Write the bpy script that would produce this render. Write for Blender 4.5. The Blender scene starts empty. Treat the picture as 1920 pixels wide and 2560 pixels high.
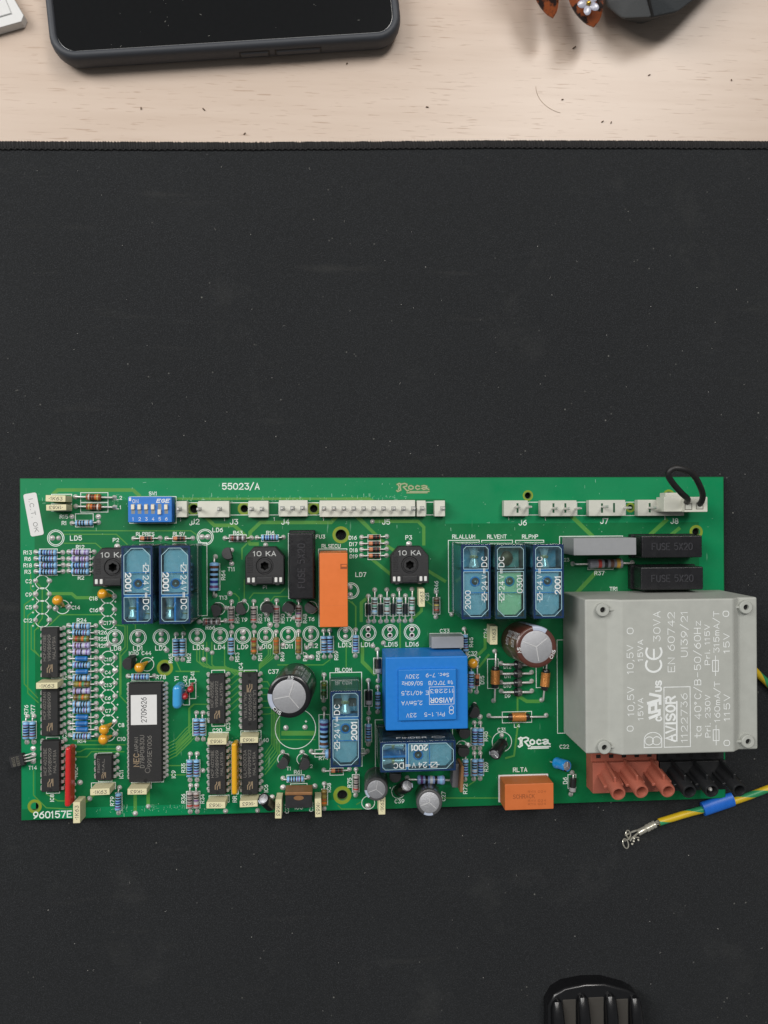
import bpy, bmesh, math, random
from mathutils import Vector, Matrix

# ------------------------------------------------------------------ camera, world, lamps, exposure
S = 0.001                      # the tables below are in millimetres
ZB = 6.4                       # upper face of the circuit board above the desk top
OX, OY = -140.0, 65.8          # the board's far left corner in world millimetres
MAT_Z = 3.0                    # upper face of the desk mat
scene = bpy.context.scene
COL = scene.collection

cam_data = bpy.data.cameras.new('camera')
cam = bpy.data.objects.new('camera', cam_data)
COL.objects.link(cam)
cam_data.sensor_fit = 'VERTICAL'
cam_data.sensor_height = 36.0
cam_data.lens = 36.0 * 1900.0 / 2560.0
cam_data.clip_start = 0.01
cam_data.clip_end = 20.0
cr, cu, cb = (0.997739, -0.005393, 0.066985), (0.005284, 0.999984, 0.001802), (-0.066994, -0.001444, 0.997752)
cl = ((120.247 + OX) * S, (-14.135 + OY) * S, (301.39 + ZB) * S)
cam.matrix_world = Matrix(((cr[0], cu[0], cb[0], cl[0]), (cr[1], cu[1], cb[1], cl[1]), (cr[2], cu[2], cb[2], cl[2]), (0, 0, 0, 1)))
scene.camera = cam

world = bpy.data.worlds.new('World')
scene.world = world
world.use_nodes = True
wb = world.node_tree.nodes['Background']
wb.inputs['Color'].default_value = (0.93, 0.97, 1.0, 1)
wb.inputs['Strength'].default_value = 0.13

def lamp(name, loc, target, sx, sy, power, color):
    d = bpy.data.lights.new(name, 'AREA')
    d.shape = 'RECTANGLE'; d.size = sx; d.size_y = sy; d.energy = power; d.color = color
    o = bpy.data.objects.new(name, d); COL.objects.link(o)
    o.location = loc
    o.rotation_euler = (Vector(target) - Vector(loc)).to_track_quat('-Z', 'Y').to_euler()
    return o
# ceiling tubes of the office, far side of the desk and to both sides
lamp('ceiling_lamp', (0.66, 1.15, 1.75), (0.05, 0.15, 0), 0.50, 0.85, 18, (1.0, 0.965, 0.92))
lamp('ceiling_lamp.001', (-1.25, 0.70, 1.20), (0, 0.1, 0), 0.70, 1.30, 23.5, (1.0, 0.985, 0.96))
lamp('ceiling_lamp.002', (-0.15, 0.62, 1.75), (0, 0.05, 0), 0.90, 0.45, 8, (1.0, 0.97, 0.93))

scene.view_settings.view_transform = 'Standard'
scene.view_settings.look = 'None'
scene.view_settings.exposure = 0.0
scene.view_settings.gamma = 1.0
scene.view_settings.use_curve_mapping = False
scene.cycles.transparent_max_bounces = 16
scene.cycles.max_bounces = 8

# ------------------------------------------------------------------ materials
def lin(h):
    h = h.lstrip('#')
    out = []
    for i in (0, 2, 4):
        c = int(h[i:i + 2], 16) / 255.0
        out.append(c / 12.92 if c <= 0.04045 else ((c + 0.055) / 1.055) ** 2.4)
    return tuple(out)

MATS = {}
def mat(name, hexcol, rough=0.5, metal=0.0, var=0.12, vscale=0.6, bump=0.0, bscale=3.0, coat=0.0, spec=0.5):
    """procedural material: base colour broken up by noise (vscale, bscale in features per mm)"""
    if name in MATS: return MATS[name]
    m = bpy.data.materials.new(name); m.use_nodes = True
    nt = m.node_tree; N = nt.nodes; L = nt.links
    p = N['Principled BSDF']
    c = lin(hexcol)
    tc = N.new('ShaderNodeTexCoord')
    no = N.new('ShaderNodeTexNoise'); no.inputs['Scale'].default_value = vscale * 1000; no.inputs['Detail'].default_value = 5
    L.new(tc.outputs['Object'], no.inputs['Vector'])
    mx = N.new('ShaderNodeMix'); mx.data_type = 'RGBA'
    mx.inputs['A'].default_value = (*[v * (1 - var) for v in c], 1)
    mx.inputs['B'].default_value = (*[min(1, v * (1 + var) + var * 0.004) for v in c], 1)
    L.new(no.outputs['Fac'], mx.inputs['Factor'])
    L.new(mx.outputs['Result'], p.inputs['Base Color'])
    mr = N.new('ShaderNodeMapRange'); mr.inputs['To Min'].default_value = max(0.02, rough * 0.8); mr.inputs['To Max'].default_value = min(1, rough * 1.2)
    L.new(no.outputs['Fac'], mr.inputs['Value']); L.new(mr.outputs['Result'], p.inputs['Roughness'])
    p.inputs['Metallic'].default_value = metal
    p.inputs['Specular IOR Level'].default_value = spec
    if coat:
        p.inputs['Coat Weight'].default_value = coat; p.inputs['Coat Roughness'].default_value = 0.12
    if bump:
        nb = N.new('ShaderNodeTexNoise'); nb.inputs['Scale'].default_value = bscale * 1000; nb.inputs['Detail'].default_value = 4
        L.new(tc.outputs['Object'], nb.inputs['Vector'])
        bp = N.new('ShaderNodeBump'); bp.inputs['Strength'].default_value = bump; bp.inputs['Distance'].default_value = 0.0002
        L.new(nb.outputs['Fac'], bp.inputs['Height']); L.new(bp.outputs['Normal'], p.inputs['Normal'])
    MATS[name] = m
    return m

def tinted(name, hexcol, glossy=0.12, dirt=0.0):
    """clear coloured plastic: light passes tinted, the surface still reflects"""
    if name in MATS: return MATS[name]
    m = bpy.data.materials.new(name); m.use_nodes = True
    nt = m.node_tree; N = nt.nodes; L = nt.links
    out = N['Material Output']; N.remove(N['Principled BSDF'])
    tr = N.new('ShaderNodeBsdfTransparent'); tr.inputs['Color'].default_value = (*lin(hexcol), 1)
    gl = N.new('ShaderNodeBsdfGlossy'); gl.inputs['Roughness'].default_value = glossy; gl.inputs['Color'].default_value = (1, 1, 1, 1)
    df = N.new('ShaderNodeBsdfDiffuse'); df.inputs['Color'].default_value = (*lin(hexcol), 1)
    fr = N.new('ShaderNodeFresnel'); fr.inputs['IOR'].default_value = 1.5
    m1 = N.new('ShaderNodeMixShader'); m2 = N.new('ShaderNodeMixShader')
    tc = N.new('ShaderNodeTexCoord'); no = N.new('ShaderNodeTexNoise'); no.inputs['Scale'].default_value = 400; no.inputs['Detail'].default_value = 8
    L.new(tc.outputs['Object'], no.inputs['Vector'])
    mr = N.new('ShaderNodeMapRange'); mr.inputs['From Min'].default_value = 0.4; mr.inputs['From Max'].default_value = 0.8
    mr.inputs['To Min'].default_value = dirt * 0.4; mr.inputs['To Max'].default_value = dirt * 1.6
    L.new(no.outputs['Fac'], mr.inputs['Value']); L.new(mr.outputs['Result'], m1.inputs[0])
    L.new(tr.outputs[0], m1.inputs[1]); L.new(df.outputs[0], m1.inputs[2])
    L.new(fr.outputs[0], m2.inputs[0]); L.new(m1.outputs[0], m2.inputs[1]); L.new(gl.outputs[0], m2.inputs[2])
    L.new(m2.outputs[0], out.inputs['Surface'])
    MATS[name] = m
    return m

def node_mat(name, build):
    m = bpy.data.materials.new(name); m.use_nodes = True
    build(m.node_tree, m.node_tree.nodes, m.node_tree.links, m.node_tree.nodes['Principled BSDF'])
    MATS[name] = m
    return m

def noise(N, L, scale, detail=4, vec=None, stretch=None, rough=0.5):
    no = N.new('ShaderNodeTexNoise'); no.inputs['Scale'].default_value = scale; no.inputs['Detail'].default_value = detail; no.inputs['Roughness'].default_value = rough
    tc = N.new('ShaderNodeTexCoord')
    src = tc.outputs['Object']
    if stretch:
        mp = N.new('ShaderNodeMapping'); mp.inputs['Scale'].default_value = stretch
        L.new(src, mp.inputs['Vector']); src = mp.outputs['Vector']
    L.new(src, no.inputs['Vector'])
    return no.outputs['Fac']
def ramp(N, L, fac, a, b, lo=0.0, hi=1.0):
    r = N.new('ShaderNodeMapRange'); r.clamp = True
    r.inputs['From Min'].default_value = a; r.inputs['From Max'].default_value = b
    r.inputs['To Min'].default_value = lo; r.inputs['To Max'].default_value = hi
    L.new(fac, r.inputs['Value']); return r.outputs['Result']
def mixc(N, L, fac, A, B):
    x = N.new('ShaderNodeMix'); x.data_type = 'RGBA'
    for k, v in (('A', A), ('B', B)):
        if isinstance(v, tuple): x.inputs[k].default_value = (*v, 1)
        else: L.new(v, x.inputs[k])
    if isinstance(fac, float): x.inputs['Factor'].default_value = fac
    else: L.new(fac, x.inputs['Factor'])
    return x.outputs['Result']
def math_(N, L, op, a, b):
    x = N.new('ShaderNodeMath'); x.operation = op
    for i, v in enumerate((a, b)):
        if isinstance(v, (int, float)): x.inputs[i].default_value = v
        else: L.new(v, x.inputs[i])
    return x.outputs[0]
def bump(N, L, p, h, strength, dist):
    b = N.new('ShaderNodeBump'); b.inputs['Strength'].default_value = strength; b.inputs['Distance'].default_value = dist
    L.new(h, b.inputs['Height']); L.new(b.outputs['Normal'], p.inputs['Normal'])

def desk_nodes(nt, N, L, p):
    tone = noise(N, L, 9, 5, stretch=(0.5, 2.0, 1))
    c = mixc(N, L, tone, lin('c2b0a1'), lin('cfbdae'))
    band = noise(N, L, 60, 6, stretch=(0.22, 3.0, 1))
    c = mixc(N, L, ramp(N, L, band, 0.4, 0.75, 0, 0.35), c, lin('b39d8b'))
    dash = noise(N, L, 330, 2, stretch=(0.30, 4.0, 1))          # short dark pores along the grain
    gate = noise(N, L, 45, 3, stretch=(0.7, 1.4, 1))
    d = math_(N, L, 'MULTIPLY', ramp(N, L, dash, 0.61, 0.67), ramp(N, L, gate, 0.36, 0.55))
    c = mixc(N, L, ramp(N, L, d, 0, 1, 0, 0.45), c, lin('94765f'))
    L.new(c, p.inputs['Base Color'])
    p.inputs['Roughness'].default_value = 0.31
    p.inputs['Specular IOR Level'].default_value = 0.35
    bump(N, L, p, noise(N, L, 1500, 3), 0.12, 0.0002)
node_mat('desk_laminate', desk_nodes)

def mat_nodes(nt, N, L, p):
    c = mixc(N, L, noise(N, L, 14, 6), lin('16181a'), lin('1f2123'))
    smudge = noise(N, L, 26, 9, rough=0.68)
    c = mixc(N, L, ramp(N, L, smudge, 0.57, 0.82, 0, 0.28), c, lin('4b4b49'))
    scratch = noise(N, L, 30, 6, stretch=(0.5, 3.5, 1), rough=0.6)
    c = mixc(N, L, ramp(N, L, scratch, 0.62, 0.78, 0, 0.14), c, lin('5c5a55'))
    grain = noise(N, L, 2600, 2)
    c = mixc(N, L, ramp(N, L, grain, 0.48, 0.78, 0, 0.5), c, lin('46484b'))
    c = mixc(N, L, ramp(N, L, noise(N, L, 1100, 3), 0.5, 0.75, 0, 0.4), c, lin('121314'))
    vo = N.new('ShaderNodeTexVoronoi'); vo.inputs['Scale'].default_value = 260
    tc = N.new('ShaderNodeTexCoord'); L.new(tc.outputs['Object'], vo.inputs['Vector'])
    speck = ramp(N, L, vo.outputs['Distance'], 0.05, 0.11, 1, 0)
    gate = ramp(N, L, noise(N, L, 60, 4), 0.56, 0.66)
    c = mixc(N, L, ramp(N, L, math_(N, L, 'MULTIPLY', speck, gate), 0, 1, 0, 0.55), c, lin('85857f'))
    L.new(c, p.inputs['Base Color'])
    p.inputs['Roughness'].default_value = 0.88
    p.inputs['Specular IOR Level'].default_value = 0.25
    p.inputs['Sheen Weight'].default_value = 0.06
    bump(N, L, p, noise(N, L, 2200, 2), 0.5, 0.0003)
node_mat('mat_cloth', mat_nodes)

def pcb_nodes(nt, N, L, p, base=('036236', '076e3e'), dust=True):
    c = mixc(N, L, noise(N, L, 35, 6), lin(base[0]), lin(base[1]))
    c = mixc(N, L, ramp(N, L, noise(N, L, 120, 8, rough=0.7), 0.52, 0.75, 0, 0.16), c, lin('238a5c'))
    vo = N.new('ShaderNodeTexVoronoi'); vo.inputs['Scale'].default_value = 420
    tc = N.new('ShaderNodeTexCoord'); L.new(tc.outputs['Object'], vo.inputs['Vector'])
    speck = ramp(N, L, vo.outputs['Distance'], 0.04, 0.12, 1, 0)
    gate = ramp(N, L, noise(N, L, 160, 3), 0.58, 0.66)
    c = mixc(N, L, ramp(N, L, math_(N, L, 'MULTIPLY', speck, gate), 0, 1, 0, 0.6), c, lin('a9c9b4'))
    # rubbed flux residue: short upright scratches
    sc = noise(N, L, 150, 4, stretch=(4.0, 0.5, 1))
    gate2 = ramp(N, L, noise(N, L, 24, 3), 0.58, 0.68)
    c = mixc(N, L, ramp(N, L, math_(N, L, 'MULTIPLY', ramp(N, L, sc, 0.66, 0.72), gate2), 0, 1, 0, 0.4), c, lin('a6ccb6'))
    L.new(c, p.inputs['Base Color'])
    r = ramp(N, L, noise(N, L, 90, 6), 0.3, 0.75, 0.30, 0.55)
    L.new(r, p.inputs['Roughness'])
    p.inputs['Specular IOR Level'].default_value = 0.24
    bump(N, L, p, noise(N, L, 700, 3), 0.10, 0.0002)
node_mat('solder_mask', pcb_nodes)
node_mat('masked_copper', lambda nt, N, L, p: pcb_nodes(nt, N, L, p, ('2f8c4a', '45985a')))
node_mat('masked_thin_copper', lambda nt, N, L, p: pcb_nodes(nt, N, L, p, ('45863a', '588f42')))
node_mat('hole_ring', lambda nt, N, L, p: pcb_nodes(nt, N, L, p, ('71882a', '8a9a33')))
node_mat('masked_pour', lambda nt, N, L, p: pcb_nodes(nt, N, L, p, ('047748', '088453')))
mat('board_edge', '5d7a3a', .7)
mat('logo_copper', '9aa383', .5)
mat('flux_pale', '9cc7ae', .7)

mat('solder', 'd6d2d0', .38, .45, .16, 1.2, .25, 1.5)
mat('tinned_wire', 'd2d0cc', .32, .5, .2, .5)
mat('silk_white', 'dde5df', .6, var=.12, vscale=.9)
mat('print_white', 'd8dcdc', .55, var=.10)
mat('paper_white', 'd7d7d6', .8, var=.05)
mat('ink_dark', '35373a', .7)
mat('chip_black', '1c1c1d', .62, var=.2, vscale=.8, bump=.35, bscale=3)
mat('chip_ink', '7d7a74', .7, var=.3, vscale=1.5)
mat('chip_logo', '8c7a62', .7, var=.3, vscale=1.5)
mat('film_cream', 'd9d2ab', .5, var=.06, bump=.1)
mat('film_ink', '67645a', .7, var=.4, vscale=2)
mat('nylon_white', 'ccccc0', .5, var=.06, vscale=.3, bump=.08)
mat('nylon_dull', 'bfc0b6', .5, var=.06, vscale=.3, bump=.08)
mat('slot_shadow_green', '0c4a2c', .7)
mat('switch_blue', '1f6fc4', .42, var=.08)
mat('switch_well', '7f8484', .6)
mat('slider_cream', 'e0d8c6', .5)
mat('pot_black', '212123', .5, var=.2, bump=.3, bscale=2)
mat('pot_emboss', 'b9bbb9', .6, var=.2)
mat('pot_dark', '161617', .6)
mat('fuse_letter', '3c3c40', .3, bump=.2)
mat('fuse_black', '1b1b1e', .28, var=.25, vscale=.4, bump=.25, bscale=1.2)
mat('grey_cap', '8b8d90', .55, var=.07, bump=.15)
mat('orange_plastic', 'd9702f', .42, var=.08, vscale=.3, bump=.06)
mat('orange_dull', 'c66a36', .45, var=.08, vscale=.3)
mat('orange_ink', '8d4a22', .7)
mat('transformer_blue', '1674c6', .45, var=.06, bump=.1)
mat('transformer_grey', 'a7a9a3', .52, var=.09, vscale=.25, bump=.12, bscale=1.2)
mat('hole_dark', '101011', .8)
mat('plug_brown', 'a35b49', .5, var=.08, vscale=.4)
mat('plug_black', '1c1d1f', .45, var=.2, vscale=.4)
mat('wire_black', '1b1b1c', .5, var=.2)
mat('can_black', '101114', .3, coat=.4)
mat('can_brown', '4f2b22', .32, coat=.5)
mat('can_grey', '4b4b4c', .3, coat=.4)
mat('can_blue', '1d86cf', .3, coat=.4)
mat('stripe_pale', 'a9b2c4', .4)
mat('aluminium', 'a4a5a9', .42, .55, .12, 1.5, .4, 4)
mat('aluminium_score', 'e6e6e6', .35, .6)
mat('drop_yellow', 'd99a20', .25, var=.25, vscale=.4, coat=.5)
mat('drop_red', 'a8262e', .3, coat=.4)
mat('resonator_blue', '3f9ad4', .22, coat=.6)
mat('sip_red', 'c42a28', .25, coat=.5)
mat('sip_yellow', 'dda522', .25, coat=.5)
mat('tab_copper', 'a97c55', .42, .5, .15)
mat('transistor_black', '29292b', .55, var=.2, bump=.3, bscale=3)
mat('transistor_grey', '57565a', .5, var=.15)
mat('copper_wire', 'd08f4e', .28, .45, .15)
mat('ferrite', '1c1b1c', .3, coat=.4)
mat('relay_rim', '0d2b52', .3, coat=.4)
mat('relay_rim_teal', '123346', .25, coat=.4)
mat('relay_bar', '2f96dc', .3, coat=.3)
mat('lid_glint_scratch', 'b4dbe6', .3)
mat('relay_fill', '6fabbd', .35)
mat('relay_base', '6aa6bf', .4)
mat('relay_plate', 'b9d0d5', .5, .1, var=.12, vscale=.5)
mat('relay_plate_green', 'c8e6d0', .5, .1, var=.12, vscale=.5)
mat('relay_steel', 'a4b4ba', .4, .2, .2)
mat('relay_copper', '5e4633', .5, .3)
mat('contact_silver', 'f0efe6', .18, .35)
mat('contact_gold', 'd2b878', .25, .4)
tinted('relay_clear', 'c3e6f0', .07, .06)
tinted('relay_clear_green', 'cbeade', .07, .06)
mat('mount_white', 'd9d9d5', .6)
mat('phone_case', '383b41', .58, var=.08, vscale=.3, bump=.1, bscale=2)
mat('phone_glass', '050506', .05, coat=1.0, var=.3)
mat('phone_seam', '0c0c0d', .6)
mat('hem_black', '1d1c1d', .9, var=.3, vscale=2, bump=.6, bscale=3)
mat('thread_black', '141314', .85, var=.3, vscale=2)
mat('lint_white', 'b5b4ae', .9)
mat('hair_brown', '9c8468', .6)
mat('crumb_brown', '5a4632', .9)
mat('wire_yellow', 'cfae20', .4, var=.1)
mat('wire_green', '2f8f5d', .4, var=.1)
mat('sleeve_blue', '1d68cc', .42, var=.12)
mat('crimp_steel', 'c4c1b4', .25, .6, .2)
mat('case_leather', '2f3336', .62, var=.15, vscale=1.2, bump=.5, bscale=2)
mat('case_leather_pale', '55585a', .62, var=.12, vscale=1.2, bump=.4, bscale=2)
mat('seam_black', '0b0b0c', .7)
mat('grip_gloss', '121214', .26, coat=.3, var=.2)
mat('grip_matte', '3a3733', .85, var=.3, vscale=2, bump=.4)
mat('skin', 'c98f74', .5, var=.08, vscale=.5)
mat('petal_white', 'a6a6b4', .25, coat=.5)
mat('bead_gold', 'c8a648', .25, .9)
def tort_nodes(nt, N, L, p):
    c = mixc(N, L, noise(N, L, 90, 3), lin('6a3216'), lin('984e22'))
    c = mixc(N, L, ramp(N, L, noise(N, L, 210, 3), 0.50, 0.58), c, lin('20110b'))
    L.new(c, p.inputs['Base Color']); p.inputs['Roughness'].default_value = 0.12
    p.inputs['Coat Weight'].default_value = 0.8
node_mat('tortoiseshell', tort_nodes)

# ------------------------------------------------------------------ mesh helpers
def weigh(me, cosmax):
    """corner normals weighted by face area, so that flat faces beside a rounded edge stay flat"""
    fn = [p.normal.copy() for p in me.polygons]; fa = [p.area for p in me.polygons]
    at = {}
    for p in me.polygons:
        for v in p.vertices: at.setdefault(v, []).append(p.index)
    out = []
    for p in me.polygons:
        n0 = fn[p.index]
        for v in p.vertices:
            acc = Vector((0, 0, 0))
            for q in at[v]:
                if fn[q].dot(n0) > cosmax: acc += fn[q] * fa[q]
            out.append(acc.normalized() if acc.length > 0 else n0)
    me.normals_split_custom_set(out)

class MB:
    def __init__(s): s.v = []; s.f = []; s.m = []; s.mats = []; s.weigh = False
    def mi(s, name):
        if name not in s.mats: s.mats.append(name)
        return s.mats.index(name)
    def add(s, verts, faces, m):
        k = len(s.v); i = s.mi(m)
        s.v += [tuple(p) for p in verts]
        for fc in faces: s.f.append([k + a for a in fc]); s.m.append(i)
    def from_bm(s, bm, m):
        s.weigh = True
        bm.verts.index_update()
        s.add([v.co[:] for v in bm.verts], [[v.index for v in fc.verts] for fc in bm.faces], m); bm.free()
    def box(s, x0, y0, z0, x1, y1, z1, m):
        s.add([(x0, y0, z0), (x1, y0, z0), (x1, y1, z0), (x0, y1, z0), (x0, y0, z1), (x1, y0, z1), (x1, y1, z1), (x0, y1, z1)],
              [(3, 2, 1, 0), (4, 5, 6, 7), (0, 1, 5, 4), (1, 2, 6, 5), (2, 3, 7, 6), (3, 0, 4, 7)], m)
    def rbox(s, x0, y0, z0, x1, y1, z1, m, r=0.3, seg=2, M=None):
        bm = bmesh.new(); bmesh.ops.create_cube(bm, size=1)
        for v in bm.verts: v.co = Vector(((x0 + x1) / 2 + v.co.x * (x1 - x0), (y0 + y1) / 2 + v.co.y * (y1 - y0), (z0 + z1) / 2 + v.co.z * (z1 - z0)))
        bmesh.ops.bevel(bm, geom=bm.edges[:], offset=r, segments=seg, affect='EDGES', profile=0.5)
        if M is not None: bmesh.ops.transform(bm, matrix=M, verts=bm.verts[:])
        s.from_bm(bm, m)
    def prism(s, poly, z0, z1, m, r=0.0, seg=2, M=None):
        bm = bmesh.new()
        lo = [bm.verts.new((x, y, z0)) for x, y in poly]; hi = [bm.verts.new((x, y, z1)) for x, y in poly]
        n = len(poly)
        bm.faces.new(lo[::-1]); top = bm.faces.new(hi)
        for i in range(n): bm.faces.new((lo[i], lo[(i + 1) % n], hi[(i + 1) % n], hi[i]))
        bmesh.ops.recalc_face_normals(bm, faces=bm.faces[:])
        if r: bmesh.ops.bevel(bm, geom=list(top.edges), offset=r, segments=seg, affect='EDGES', profile=0.5)
        if M is not None: bmesh.ops.transform(bm, matrix=M, verts=bm.verts[:])
        s.from_bm(bm, m)
    def lathe(s, prof, m, n=16, M=None, caps=True):
        """prof: list of (radius, height[, material of the band that starts here]) round +Z"""
        M = M or Matrix.Identity(4)
        rings = []
        for q in prof:
            rings.append([M @ Vector((q[0] * math.cos(2 * math.pi * i / n), q[0] * math.sin(2 * math.pi * i / n), q[1])) for i in range(n)])
        base = len(s.v)
        for r in rings: s.v += [tuple(p) for p in r]
        for j in range(len(prof) - 1):
            k = s.mi(prof[j][2] if len(prof[j]) > 2 else m)
            for i in range(n):
                a, b = base + j * n + i, base + j * n + (i + 1) % n
                s.f.append([a, b, b + n, a + n]); s.m.append(k)
        if caps:
            k = s.mi(m)
            s.f.append([base + i for i in range(n)][::-1]); s.m.append(k)
            s.f.append([base + (len(prof) - 1) * n + i for i in range(n)]); s.m.append(k)
    def tube(s, pts, r, m, n=8, radii=None, caps=True):
        pts = [Vector(p) for p in pts]; N = len(pts); base = len(s.v); k = s.mi(m)
        up = Vector((0, 0, 1)); prev = None
        for i, p in enumerate(pts):
            t = (pts[min(i + 1, N - 1)] - pts[max(i - 1, 0)]).normalized()
            if prev is None:
                a = t.cross(up); a = t.cross(Vector((1, 0, 0))) if a.length < 1e-3 else a
                a.normalize()
            else:
                a = prev - t * prev.dot(t); a.normalize()
            prev = a; b = t.cross(a); rr = radii[i] if radii else r
            s.v += [tuple(p + (a * math.cos(2 * math.pi * j / n) + b * math.sin(2 * math.pi * j / n)) * rr) for j in range(n)]
        for i in range(N - 1):
            for j in range(n):
                q = base + i * n + j; w = base + i * n + (j + 1) % n
                s.f.append([q, w, w + n, q + n]); s.m.append(k)
        if caps:
            s.f.append([base + j for j in range(n)][::-1]); s.m.append(k)
            s.f.append([base + (N - 1) * n + j for j in range(n)]); s.m.append(k)
    def ribbon(s, pts, w, z, m, fn=None):
        """flat printed stroke with mitred joints; fn maps (x, y, z) elsewhere"""
        pts = [Vector((p[0], p[1])) for p in pts]
        closed = len(pts) > 2 and (pts[0] - pts[-1]).length < 1e-6
        if closed: pts = pts[:-1]
        N = len(pts); vs = []
        for i, p in enumerate(pts):
            a = pts[(i - 1) % N] if (closed or i > 0) else None
            b = pts[(i + 1) % N] if (closed or i < N - 1) else None
            d1 = (p - a).normalized() if a is not None else (b - p).normalized()
            d2 = (b - p).normalized() if b is not None else d1
            q = p.copy()
            if not closed and i == 0: q = p - d2 * w * 0.5
            if not closed and i == N - 1: q = p + d1 * w * 0.5
            n1 = Vector((-d1.y, d1.x)); n2 = Vector((-d2.y, d2.x)); nn = n1 + n2
            nn = n1 if nn.length < 1e-4 else nn.normalized()
            k = min(1.8, 1 / max(0.3, nn.dot(n1)))
            for sg in (1, -1):
                c = q + nn * (w * 0.5 * k * sg); c3 = (c.x, c.y, z + 0.0025 * i)
                vs.append(fn(*c3) if fn else c3)
        fs = [(2 * i + 1, 2 * ((i + 1) % N) + 1, 2 * ((i + 1) % N), 2 * i) for i in range(N if closed else N - 1)]
        s.add(vs, fs, m)
    def annulus(s, x, y, r0, r1, z, m, n=28):
        vs = []
        for i in range(n):
            c, d = math.cos(2 * math.pi * i / n), math.sin(2 * math.pi * i / n)
            vs += [(x + r0 * c, y + r0 * d, z), (x + r1 * c, y + r1 * d, z)]
        s.add(vs, [(2 * i, 2 * i + 1, 2 * ((i + 1) % n) + 1, 2 * ((i + 1) % n)) for i in range(n)], m)
    def sphere(s, c, r, m, seg=10, rings=7, sc=(1, 1, 1)):
        bm = bmesh.new(); bmesh.ops.create_uvsphere(bm, u_segments=seg, v_segments=rings, radius=r)
        for v in bm.verts: v.co = Vector((c[0] + v.co.x * sc[0], c[1] + v.co.y * sc[1], c[2] + v.co.z * sc[2]))
        s.from_bm(bm, m)
    def mesh(s, name, smooth=38):
        me = bpy.data.meshes.new(name)
        me.from_pydata([(a * S, b * S, c * S) for a, b, c in s.v], [], s.f)
        for q in s.mats: me.materials.append(MATS[q])
        me.polygons.foreach_set('material_index', s.m)
        if smooth:
            me.shade_smooth(); me.set_sharp_from_angle(angle=math.radians(smooth))
        me.update()
        if smooth and s.weigh: weigh(me, math.cos(math.radians(smooth)))
        return me

def put(name, me, parent=None, loc=(0, 0, 0), rot=(0, 0, 0)):
    if isinstance(me, MB): me = me.mesh(name)
    o = bpy.data.objects.new(name, me); COL.objects.link(o)
    o.location = [c * S for c in loc]; o.rotation_euler = rot
    if parent is not None: o.parent = parent
    return o
def empty(name, loc=(0, 0, 0), rot=(0, 0, 0)):
    o = bpy.data.objects.new(name, None); COL.objects.link(o)
    o.location = [c * S for c in loc]; o.rotation_euler = rot; o.empty_display_size = 0.01
    return o
def tag(o, label=None, cat=None, group=None, kind=None):
    for k, v in (('label', label), ('category', cat), ('group', group), ('kind', kind)):
        if v: o[k] = v
    return o
CACHE = {}
def cached(key, fn):
    if key not in CACHE: CACHE[key] = fn()
    return CACHE[key]
RX = Matrix.Rotation(math.pi / 2, 4, 'Y')      # lathe axis Z -> X
R2 = math.radians

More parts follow.
